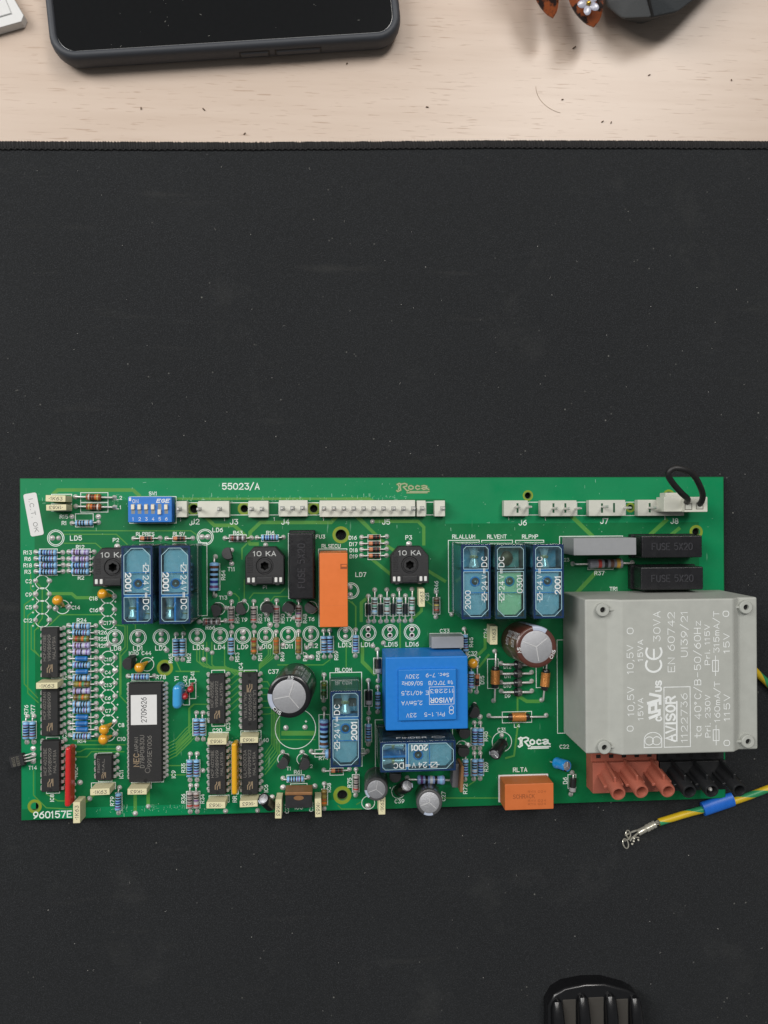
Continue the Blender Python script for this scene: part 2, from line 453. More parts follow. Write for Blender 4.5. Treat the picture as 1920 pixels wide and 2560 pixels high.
# ------------------------------------------------------------------ single-stroke lettering
def arc(cx, cy, rx, ry, a0, a1, n=8):
    return [(cx + rx * math.cos(R2(a0 + (a1 - a0) * i / n)), cy + ry * math.sin(R2(a0 + (a1 - a0) * i / n))) for i in range(n + 1)]
GL = {
 '0': [arc(2, 4, 2, 2, 180, 0, 6) + arc(2, 2, 2, 2, 0, -180, 6) + [(0, 4)]], '1': [[(.8, 4.8), (2, 6), (2, 0)]],
 '2': [arc(2, 4.2, 1.9, 1.8, 170, -35, 8) + [(0, 0), (4, 0)]], '3': [[(.2, 6), (3.8, 6), (1.9, 3.7)] + arc(2.1, 1.85, 1.9, 1.85, 80, -160, 8)],
 '4': [[(3, 0), (3, 6), (0, 1.8), (4, 1.8)]], '5': [[(3.6, 6), (.5, 6), (.2, 3.3)] + arc(2, 2, 2, 2, 120, -150, 8)],
 '6': [[(3.4, 6), (1.2, 4.6), (.15, 2.9)] + arc(2, 2, 2, 2, 180, 505, 12)], '7': [[(0, 6), (4, 6), (1.4, 0)]],
 '8': [arc(2, 4.5, 1.6, 1.5, -90, 270, 12), arc(2, 1.5, 2, 1.5, 90, 450, 12)], '9': [[(.6, 0), (2.8, 1.4), (3.85, 3.1)] + arc(2, 4, 2, 2, 0, 325, 12)],
 'A': [[(0, 0), (2, 6), (4, 0)], [(.7, 2), (3.3, 2)]], 'B': [[(0, 0), (0, 6), (2.6, 6)] + arc(2.6, 4.6, 1.2, 1.4, 90, -90, 5) + [(0, 3.2)], [(0, 0), (2.6, 0)] + arc(2.6, 1.6, 1.4, 1.6, -90, 90, 5)],
 'C': [arc(2.1, 3, 2.1, 3, 40, 320, 10)], 'D': [[(0, 0), (0, 6), (2, 6)] + arc(2, 3, 2, 3, 90, -90, 8) + [(0, 0)]],
 'E': [[(4, 6), (0, 6), (0, 0), (4, 0)], [(0, 3.1), (3, 3.1)]], 'F': [[(4, 6), (0, 6), (0, 0)], [(0, 3.1), (3, 3.1)]],
 'G': [arc(2.1, 3, 2.1, 3, 45, 340, 10) + [(4, 2.8), (2.4, 2.8)]], 'H': [[(0, 0), (0, 6)], [(4, 0), (4, 6)], [(0, 3), (4, 3)]],
 'I': [[(2, 0), (2, 6)]], 'J': [[(3.4, 6), (3.4, 1.8)] + arc(1.8, 1.7, 1.6, 1.7, -10, -170, 6)], 'K': [[(0, 0), (0, 6)], [(4, 6), (0, 2.4)], [(1.3, 3.5), (4, 0)]],
 'L': [[(0, 6), (0, 0), (3.6, 0)]], 'M': [[(0, 0), (0, 6), (2, 2.4), (4, 6), (4, 0)]], 'N': [[(0, 0), (0, 6), (4, 0), (4, 6)]],
 'O': [arc(2, 3, 2, 3, 90, 450, 14)], 'P': [[(0, 0), (0, 6), (2.5, 6)] + arc(2.5, 4.4, 1.5, 1.6, 90, -90, 6) + [(0, 2.8)]],
 'R': [[(0, 0), (0, 6), (2.5, 6)] + arc(2.5, 4.5, 1.5, 1.5, 90, -90, 6) + [(0, 3)], [(2.2, 3), (4, 0)]],
 'S': [arc(2, 4.5, 1.9, 1.5, 25, 270, 8) + arc(2, 1.5, 2, 1.5, 90, -155, 8)], 'T': [[(0, 6), (4, 6)], [(2, 6), (2, 0)]],
 'U': [[(0, 6), (0, 2)] + arc(2, 2, 2, 2, 180, 360, 8) + [(4, 6)]], 'V': [[(0, 6), (2, 0), (4, 6)]], 'W': [[(0, 6), (1, 0), (2, 4), (3, 0), (4, 6)]],
 'X': [[(0, 0), (4, 6)], [(0, 6), (4, 0)]], 'Y': [[(0, 6), (2, 3), (4, 6)], [(2, 3), (2, 0)]], 'Z': [[(0, 6), (4, 6), (0, 0), (4, 0)]],
 '/': [[(0, -.8), (3.6, 6.8)]], '-': [[(.4, 3), (3.6, 3)]], '+': [[(.5, 3), (3.5, 3)], [(2, 1.5), (2, 4.5)]], '=': [[(.2, 3.8), (3.8, 3.8)], [(.2, 2.4), (1.1, 2.4)], [(1.6, 2.4), (2.4, 2.4)], [(2.9, 2.4), (3.8, 2.4)]],
 '.': [[(1.7, 0), (2.3, 0)]], ',': [[(2.2, .3), (1.6, -1)]], ' ': [], '°': [arc(1.6, 5.2, .8, .8, 90, 450, 8)], '*': [[(1.5, 3), (2.5, 3)]],
 'a': [[(3.6, 4), (3.6, 0)], arc(1.8, 2, 1.8, 2, 40, 320, 9)], 't': [[(1.6, 6), (1.6, .8), (2.2, 0), (3.2, 0)], [(.2, 4), (3.2, 4)]], 'z': [[(.4, 4), (3.6, 4), (.4, 0), (3.6, 0)]],
 'r': [[(.8, 0), (.8, 4)], [(.8, 2.6), (1.8, 3.8), (3.2, 4)]], 'i': [[(2, 0), (2, 4)], [(2, 5.4), (2, 5.9)]], 'm': [[(0, 0), (0, 4)], [(0, 3.2), (1, 4), (2, 3.2), (2, 0)], [(2, 3.2), (3, 4), (4, 3.2), (4, 0)]],
 'e': [[(.2, 2), (3.7, 2)] + arc(1.9, 2, 1.8, 2, 0, 310, 9)[1:]], 'c': [arc(2, 2, 1.9, 2, 45, 315, 8)],
}
NARROW = {'1': 3.6, 'I': 2.4, '.': 2.4, ',': 2.4, ' ': 3.6, 'i': 2.2, 't': 4.4, 'r': 4.2, 'J': 5.0, '/': 5.0, '°': 4.0, '*': 2.6}
def strokes(txt, x, y, h, rot=0, span=None, slant=0.0):
    adv = []; cur = 0.0
    for ch in txt:
        w = NARROW.get(ch, 5.7); adv.append(cur + (w - 5.7) / 2); cur += w
    width = cur - 1.7; k = h / 6.0; kx = k if not span else span / max(width, 1e-6)
    c, s_ = math.cos(R2(rot)), math.sin(R2(rot)); out = []
    for ch, a in zip(txt, adv):
        for pl in GL.get(ch, []):
            q = []
            for px, py in pl:
                u = (a + px + slant * py - width / 2) * kx; v = (py - 3) * k
                q.append((x + u * c - v * s_, y + u * s_ + v * c))
            out.append(q)
    return out
def write(mb, txt, x, y, h, w, z, m, rot=0, span=None, fn=None, slant=0.0):
    for i, pl in enumerate(strokes(txt, x, y, h, rot, span, slant)):
        mb.ribbon(pl, w, z + 0.004 * (i % 7), m, fn)
AXIAL = [
  ('choke',20.89,-7.4,35.63,-7.46),
  ('choke',20.87,-11.16,35.62,-11.23),
  ('blue',19.62,-17.32,29.58,-17.29),
  ('blue',5.89,-28.45,16.0,-28.54),
  ('lilac',18.26,-28.56,27.78,-28.65),
  ('blue',5.88,-30.95,15.99,-31.04),
  ('lilac',18.25,-31.06,27.77,-31.15),
  ('blue',5.86,-33.49,15.98,-33.59),
  ('blue',18.24,-33.61,27.75,-33.7),
  ('blue',5.85,-35.94,15.97,-36.04),
  ('blue',18.23,-36.07,27.74,-36.17),
  ('glass',43.03,-23.44,53.05,-23.6),
  ('glass',55.49,-23.53,65.52,-23.61),
  ('blue',18.13,-56.92,28.39,-57.07),
  ('blue',18.12,-59.42,28.37,-59.58),
  ('olive',18.11,-61.96,28.36,-62.13),
  ('lilac',18.1,-64.41,28.35,-64.59),
  ('lilac',18.39,-66.9,28.43,-67.08),
  ('jump',18.38,-69.49,28.41,-69.68),
  ('blue',18.37,-71.95,28.4,-72.14),
  ('jump',18.35,-74.4,28.39,-74.6),
  ('blue',18.34,-76.95,28.38,-77.15),
  ('olive',18.33,-79.4,28.37,-79.61),
  ('lilac',18.32,-81.99,28.35,-82.2),
  ('olive',18.31,-84.4,28.34,-84.62),
  ('blue',18.3,-86.9,28.33,-87.12),
  ('blue',18.28,-89.35,28.32,-89.58),
  ('jump',18.27,-91.9,28.31,-92.13),
  ('jump',18.26,-94.35,28.3,-94.59),
  ('jump',18.25,-96.81,28.28,-97.05),
  ('blue',18.24,-99.26,28.27,-99.51),
  ('blue',2.27,-91.61,2.31,-101.53),
  ('blue',4.73,-91.67,4.77,-101.59),
  ('blue',36.85,-120.12,36.8,-129.97),
  ('blue',40.57,-76.94,50.49,-77.05),
  ('blue',59.2,-61.06,59.15,-70.75),
  ('blue',61.64,-60.87,61.6,-70.88),
  ('blue',64.11,-107.85,64.19,-117.99),
  ('blue',66.6,-107.91,66.72,-118.07),
  ('blue',66.63,-91.76,66.72,-102.05),
  ('blue',69.08,-91.82,69.12,-102.11),
  ('grey',64.13,-120.25,64.08,-130.39),
  ('grey',66.54,-120.32,66.66,-130.47),
  ('dark',78.0,-23.57,88.22,-23.51),
  ('blue',90.47,-23.57,100.75,-23.56),
  ('big',74.29,-30.78,73.91,-45.92),
  ('dark',67.79,-56.0,77.97,-56.02),
  ('grey',80.47,-48.5,80.28,-58.23),
  ('grey',89.22,-48.52,89.08,-58.36),
  ('grey',98.0,-48.41,97.86,-58.18),
  ('grey',106.6,-48.39,106.55,-57.95),
  ('blue',80.41,-60.72,80.35,-70.91),
  ('tan',89.07,-60.72,89.1,-70.84),
  ('tan',97.85,-60.64,97.8,-70.77),
  ('tan',106.53,-60.68,106.57,-70.84),
  ('blue',116.3,-60.52,116.47,-70.79),
  ('blue',118.8,-60.51,118.89,-70.79),
  ('blue',128.85,-60.44,128.93,-70.74),
  ('tan',116.21,-120.87,116.29,-130.68),
  ('grey',128.69,-115.74,128.64,-125.81),
  ('blue',100.13,-118.22,110.0,-118.32),
  ('big',116.36,-91.44,116.09,-109.0),
  ('big',111.28,-108.19,133.41,-108.32),
  ('green',116.3,-77.98,116.25,-88.02),
  ('glass',116.24,-115.76,126.27,-115.45),
  ('glass',131.51,-23.65,141.47,-23.64),
  ('glass',131.49,-26.13,141.46,-26.12),
  ('glass',131.48,-28.6,141.45,-28.59),
  ('glass',131.47,-31.07,141.43,-31.07),
  ('teal',136.44,-44.65,136.37,-57.03),
  ('ink',133.95,-47.14,133.94,-57.08),
  ('teal',141.36,-44.62,141.29,-57.01),
  ('ink',138.86,-47.11,138.85,-57.07),
  ('teal',146.29,-44.58,146.22,-56.99),
  ('ink',143.79,-47.08,143.78,-57.05),
  ('teal',151.28,-44.55,151.21,-56.97),
  ('ink',148.77,-47.05,148.76,-57.03),
  ('multi',161.14,-45.87,161.08,-55.78),
  ('blue',172.23,-60.8,172.96,-71.44),
  ('black',137.55,-68.31,137.58,-80.69),
  ('blue',137.47,-83.21,137.51,-93.07),
  ('black',133.9,-80.62,133.84,-93.44),
  ('blue',133.82,-95.73,133.77,-105.81),
  ('blue',174.9,-75.67,174.98,-85.38),
  ('glass',177.47,-75.72,177.32,-85.89),
  ('blue',176.17,-98.35,176.11,-108.52),
  ('blue',178.51,-98.41,178.45,-108.58),
  ('blue',176.01,-110.6,175.95,-120.77),
  ('blue',178.44,-110.66,178.43,-120.75),
  ('blue',172.51,-110.74,172.36,-120.89),
  ('bigdk',149.25,-119.54,167.79,-120.07),
  ('power',216.76,-34.95,241.33,-34.63),
  ('black',216.09,-119.27,215.64,-127.99),
  ('round',187.26,-85.89,199.74,-85.76),
  ('round',187.28,-82.19,199.76,-82.01),
  ('round',187.31,-78.39,199.78,-78.41),
  ('round',187.33,-74.91,199.8,-75.04),
  ('coil',184.49,-69.76,184.38,-89.62),
  ('coil',205.24,-72.3,203.81,-89.72),
  ('coil',182.15,-95.44,205.55,-95.98)]
CHIPS = [
  ('IC1',12.28,-66.68,6.43,19.12,8),
  ('IC2',12.18,-88.76,6.43,19.48,8),
  ('IC8',12.34,-110.05,6.98,19.48,8),
  ('IC11',32.21,-111.15,6.43,9.74,4),
  ('IC9',47.88,-97.97,12.69,38.15,21),
  ('IC3',75.16,-85.68,6.12,19.12,8),
  ('IC4',87.63,-87.07,6.25,22.29,9),
  ('IC7',75.2,-112.69,6.48,19.93,8),
  ('IC6',87.61,-112.92,6.48,20.16,8)]
FILM = [
  (16.04,-8.0,7.39,2.46,7.2,0),
  (16.03,-11.45,7.39,2.24,7.2,180),
  (12.19,-78.5,7.84,2.33,7.2,0),
  (31.81,-119.12,7.26,2.42,7.2,0),
  (45.47,-119.4,7.17,2.24,7.2,180),
  (23.02,-126.8,7.84,2.6,7.2,90),
  (75.39,-100.89,7.17,2.46,7.2,180),
  (87.56,-100.71,6.85,2.24,7.2,180),
  (75.17,-125.5,7.17,2.42,7.2,180),
  (87.44,-125.44,6.85,2.42,7.2,180),
  (98.88,-127.44,7.39,2.46,7.2,270),
  (113.89,-127.6,7.17,2.46,7.2,270),
  (154.7,-47.13,7.03,2.33,7.2,90),
  (182.97,-62.23,7.26,2.96,7.2,90),
  (138.55,-127.79,6.72,2.6,7.2,90)]
GREYCAP = [(164.49, -64.55, 12.64, 4.56, 8.0), (224.75, -27.48, 24.67, 6.59, 15.0)]
RELAYS = [
  ('left',44.68,-53.35,55.89,-25.21,24.5),
  ('left',57.86,-53.5,69.18,-25.26,24.5),
  ('com',118.8,-106.67,130.01,-78.63,24.5),
  ('flat',136.84,-108.92,164.89,-97.58,24.5),
  ('allum',167.07,-53.41,178.24,-25.6,24.5),
  ('vent',179.64,-53.52,191.44,-25.91,24.5),
  ('pump',193.95,-53.63,205.7,-25.86,24.5)]
ORANGE = [(115.09, -56.47, 125.6, -28.88, 18.0, 'tall'), (186.28, -129.93, 205.59, -119.77, 9.8, 'low')]
FUSES = [(103.55, -46.5, 112.88, -21.42, 12.0, 'v'), (240.65, -32.23, 265.14, -23.53, 11.5, 'h'), (240.3, -44.89, 265.52, -35.83, 11.5, 'h')]
BLUETR = (139.35, -94.94, 170.24, -67.66, 20.0)
BLUEPANEL = (144.04, -91.13, 165.74, -72.05, 21.2)
BIGTR = (212.41, -103.01, 277.98, -46.22, 28.5)
BIGTRX = [221.11, 225.08, 267.27, 269.56]
BOSS = [(218.5, -49.98), (272.72, -49.78), (218.83, -100.29), (273.2, -99.51)]
BIGTEXT = [
  ('0',228.04,-93.27,2.69,1.86),
  ('10,5V',228.34,-83.3,2.69,10.3),
  ('10,5V',228.19,-68.0,2.69,10.21),
  ('0',228.26,-57.64,2.69,2.09),
  ('15VA',231.98,-86.24,2.13,7.8),
  ('15VA',232.01,-64.84,2.13,7.66),
  ('30VA',238.27,-56.18,2.88,10.91),
  ('EN 60742', 243.63, -61.99, 2.88, 21.72),
  ('UI39/21',248.56,-59.06,2.78,16.62),
  ('ta 40°C/B-50/60Hz', 253.53, -75.64, 2.78, 42.7),
  ('Pri. 115V', 257.26, -63.17, 2.13, 14.62),
  ('Pri. 230V', 257.29, -89.39, 2.13, 15.41),
  ('315mA/T',260.74,-58.54,2.32,15.08),
  ('160mA/T',260.88,-84.16,2.32,14.62),
  ('0',264.4,-51.88,2.6,1.95),
  ('15V',264.58,-62.67,2.51,6.96),
  ('115V',264.58,-86.4,2.51,9.51),
  ('0',264.45,-99.43,2.6,1.95),
  ('1122736',248.37,-89.76,2.69,17.64)]
BIGSYM = {'C': (236.96, -70.54), 'E': (237.09, -65.88), 'avisor': (243.21, -90.12), 'ul': (237.12, -85.31), 'c': (238.8, -89.96), 'us': (238.78, -77.96), 'shield': (236.55, -97.96), 'box0': (240.79, -100.4), 'box1': (250.65, -78.44), 'fuse0': (260.32, -70.98), 'fuse1': (260.41, -96.46), 'bar0': (245.52, -98.14), 'bar1': (245.6, -83.83)}
CANS = [
  ('black',105.51,-80.89,0.3,104.01,-80.4,24,7.94),
  ('brown',194.95,-65.64,0.3,194.97,-63.88,25,7.73),
  ('grey',136.61,-119.05,0.3,136.14,-119.29,12.5,4.53),
  ('grey',157.35,-126.33,0.3,156.4,-124.89,12.5,5.02),
  ('small',145.79,-123.39,3.0,148.19,-119.04,10,2.44),
  ('small',187.11,-105.77,3.0,182.5,-108.34,9,2.4),
  ('bluecan',208.63,-114.15,3.2,211.2,-113.64,9,2.26),
  ('small',95.46,-127.75,3.2,93.2,-122.72,9,2.23)]
TRANS = [
  (79.68,-30.13,20),
  (74.86,-51.12,200),
  (84.35,-50.94,30),
  (94.45,-50.54,-90),
  (103.13,-50.66,-90),
  (111.61,-50.87,60),
  (100.77,-110.66,150),
  (108.26,-111.22,160),
  (42.76,-70.6,0),
  (175.61,-92.2,160),
  (170.97,-100.2,90),
  (170.46,-107.7,90),
  (144.29,-116.82,90)]
FLATT = (4.82, -106.58, 0.19, -107.48)
DROPS = [(15.3, -46.03, 16.56, -49.39), (31.73, -44.17, 34.47, -45.61), (45.44, -73.22, 48.05, -71.39), (32.13, -96.56, 34.23, -94.94), (31.81, -100.08, 34.21, -99.77), (174.7, -73.64, 176.38, -73.77)]
REDDROPS = [(63.07, -84.44, 63.12, -82.57), (65.18, -81.82, 65.36, -79.91)]
CRYSTAL = (60.49, -83.92, 3.57, 9.16)
SIP = [('red', 19.78, -113.5, 22.49), ('yellow', 82.18, -112.18, 19.79)]
POTS = [(36.88, -34.11, 0), (93.96, -34.15, 0), (149.99, -34.35, 0)]
DIPSW = (42.33, -17.18, 58.77, -7.38, 6.0)
SLIDERS = [(44.26, -11.32), (46.68, -11.33), (49.19, -11.34), (51.7, -11.36), (54.2, -13.22), (56.68, -11.38)]
HEADERS = [
  ((59.87,-15.32,64.02,-9.05,3.6),[(61.3,-12.12)],[]),
  ((68.24,-15.42,80.14,-9.09,3.6),[(68.25,-12.24),(76.53,-12.19)],[]),
  ((87.5,-15.5,95.27,-9.08,3.6),[(88.79,-12.25),(92.75,-12.27)],[]),
  ((99.23,-15.27,110.41,-8.91,3.6),[(100.68,-12.09),(104.57,-12.02),(108.43,-12.0)],[]),
  ((115.03,-15.51,152.61,-9.06,3.6),[(116.73,-12.22),(120.6,-12.23),(124.48,-12.25),(128.37,-12.27),(132.26,-12.29),(136.16,-12.31),(140.07,-12.33),(143.99,-12.35),(147.91,-12.37),(151.84,-12.39)],[]),
  ((153.22,-15.54,156.76,-9.23,3.6),[(155.26,-12.32)],[]),
  ((160.24,-15.58,164.44,-9.26,3.6),[(163.42,-12.36)],[]),
  ((187.95,-15.63,197.7,-9.37,3.6),[(192.65,-11.98),(197.44,-12.01)],[(193.43,-12.39)]),
  ((202.72,-15.77,217.45,-9.44,3.6),[(207.6,-12.58),(212.32,-12.77),(217.61,-12.68)],[(207.97,-12.48),(212.8,-12.5)]),
  ((222.39,-15.77,237.36,-9.36,3.6),[(227.83,-12.08),(237.48,-12.56)],[(227.74,-12.58),(232.67,-12.49)]),
  ((242.41,-15.85,261.63,-9.33,3.6),[(247.17,-12.61),(252.99,-12.75)],[(247.35,-12.56)])]
PLUG = {'body': (257.32, -14.37, 266.65, -8.42, 13.0), 'back': (249.96, -14.21, 258.24, -8.34, 11.0), 'tongue': (250.54, -8.37, 257.31, -6.7, 11.0), 'win': [(258.88, -12.25), (263.39, -12.05)], 'wire': [(258.88, -11.32, 10), (257.17, -9.45, 16), (251.86, -7.16, 22), (245.59, -3.42, 28), (243.11, -0.41, 30), (244.77, 1.69, 31), (248.72, 1.17, 31), (253.12, -0.64, 29), (257.97, -4.34, 24), (262.15, -7.9, 18), (263.35, -10.81, 14), (263.28, -11.61, 10)]}
PLUGTUBES = [
  ('brown',227.19,-120.54,227.76,-117.14),
  ('brown',236.12,-120.02,235.42,-116.8),
  ('brown',246.45,-120.07,246.23,-116.83),
  ('black',254.8,-120.58,254.52,-117.34),
  ('black',263.57,-120.58,263.41,-117.59),
  ('black',274.42,-120.63,274.36,-117.62)]
TERMBASE = [('brown', 221.79, -125.14, 248.6, -113.05, 8.0), ('black', 248.95, -125.14, 276.38, -113.52, 8.0)]
PADS = [
  (19.5,-14.86),
  (29.47,-14.92),
  (5.69,-39.53),
  (10.89,-39.59),
  (5.66,-44.66),
  (10.87,-44.72),
  (5.64,-49.65),
  (10.85,-49.72),
  (5.62,-54.69),
  (10.82,-54.77),
  (18.03,-49.73),
  (35.34,-45.93),
  (30.48,-50.93),
  (35.44,-51.0),
  (30.46,-55.95),
  (35.42,-56.03),
  (13.24,-50.34),
  (33.05,-64.65),
  (55.32,-67.15),
  (30.53,-69.66),
  (35.57,-69.75),
  (30.5,-74.59),
  (35.55,-74.68),
  (30.48,-79.52),
  (35.53,-79.62),
  (30.46,-84.53),
  (35.5,-84.64),
  (30.43,-89.46),
  (35.48,-89.58),
  (30.5,-94.31),
  (35.32,-94.42),
  (35.52,-99.23),
  (36.81,-104.91),
  (22.07,-117.68),
  (25.67,-124.05),
  (42.99,-130.33),
  (47.94,-127.78),
  (4.5,-109.06),
  (4.52,-104.16),
  (4.6,-106.61),
  (79.76,-45.36),
  (70.83,-67.19),
  (72.79,-68.45),
  (95.35,-57.84),
  (100.37,-65.88),
  (91.56,-67.1),
  (109.66,-67.18),
  (111.49,-65.98),
  (104.82,-55.25),
  (69.56,-70.95),
  (101.34,-98.49),
  (108.82,-98.45),
  (109.64,-70.86),
  (111.55,-70.9),
  (68.99,-114.43),
  (77.67,-130.52),
  (90.11,-130.69),
  (95.77,-125.64),
  (135.87,-17.45),
  (135.74,-66.81),
  (139.98,-65.78),
  (167.38,-54.77),
  (133.57,-130.23),
  (173.53,-107.19),
  (178.51,-95.97),
  (177.47,-73.25),
  (187.38,-103.6),
  (35.62,-60.65),
  (35.61,-63.08),
  (44.43,-60.66),
  (44.41,-63.09),
  (53.27,-60.71),
  (53.26,-63.14),
  (67.03,-60.62),
  (67.02,-63.06),
  (75.87,-60.44),
  (75.86,-62.89),
  (84.71,-60.53),
  (84.7,-62.99),
  (93.62,-60.59),
  (93.61,-63.04),
  (102.44,-60.5),
  (102.42,-62.96),
  (111.29,-60.41),
  (111.27,-62.87),
  (124.97,-60.49),
  (124.96,-62.96),
  (12.06,-23.08),
  (14.45,-23.1),
  (69.13,-23.06),
  (71.37,-23.08),
  (126.89,-43.43),
  (126.88,-46.41),
  (93.8,-26.43),
  (85.35,-48.38),
  (36.62,-26.5),
  (150.4,-26.43),
  (102.93,-53.85),
  (94.14,-48.27),
  (94.11,-53.73),
  (80.52,-28.36),
  (80.49,-33.67),
  (78.07,-51.0),
  (100.02,-108.02),
  (107.63,-108.22),
  (100.08,-121.9),
  (112.56,-121.82)]
OPENPADS = [(133.95, -60.2), (133.94, -62.59), (142.61, -60.34), (142.59, -62.73), (151.39, -60.47), (151.38, -62.87)]
HOLES = [
  (54.58,-73.96,1.88,3.12),
  (4.99,-126.39,1.47,2.66),
  (66.03,-12.05,1.65,2.39),
  (85.51,-12.06,1.47,2.57),
  (112.67,-12.19,1.51,2.57),
  (123.34,-22.65,2.11,3.35),
  (123.35,-125.64,2.02,3.58),
  (198.59,-7.36,1.29,2.11),
  (240.83,-12.39,1.11,2.0),
  (256.93,-7.56,1.44,2.44),
  (268.3,-22.47,1.61,2.77)]
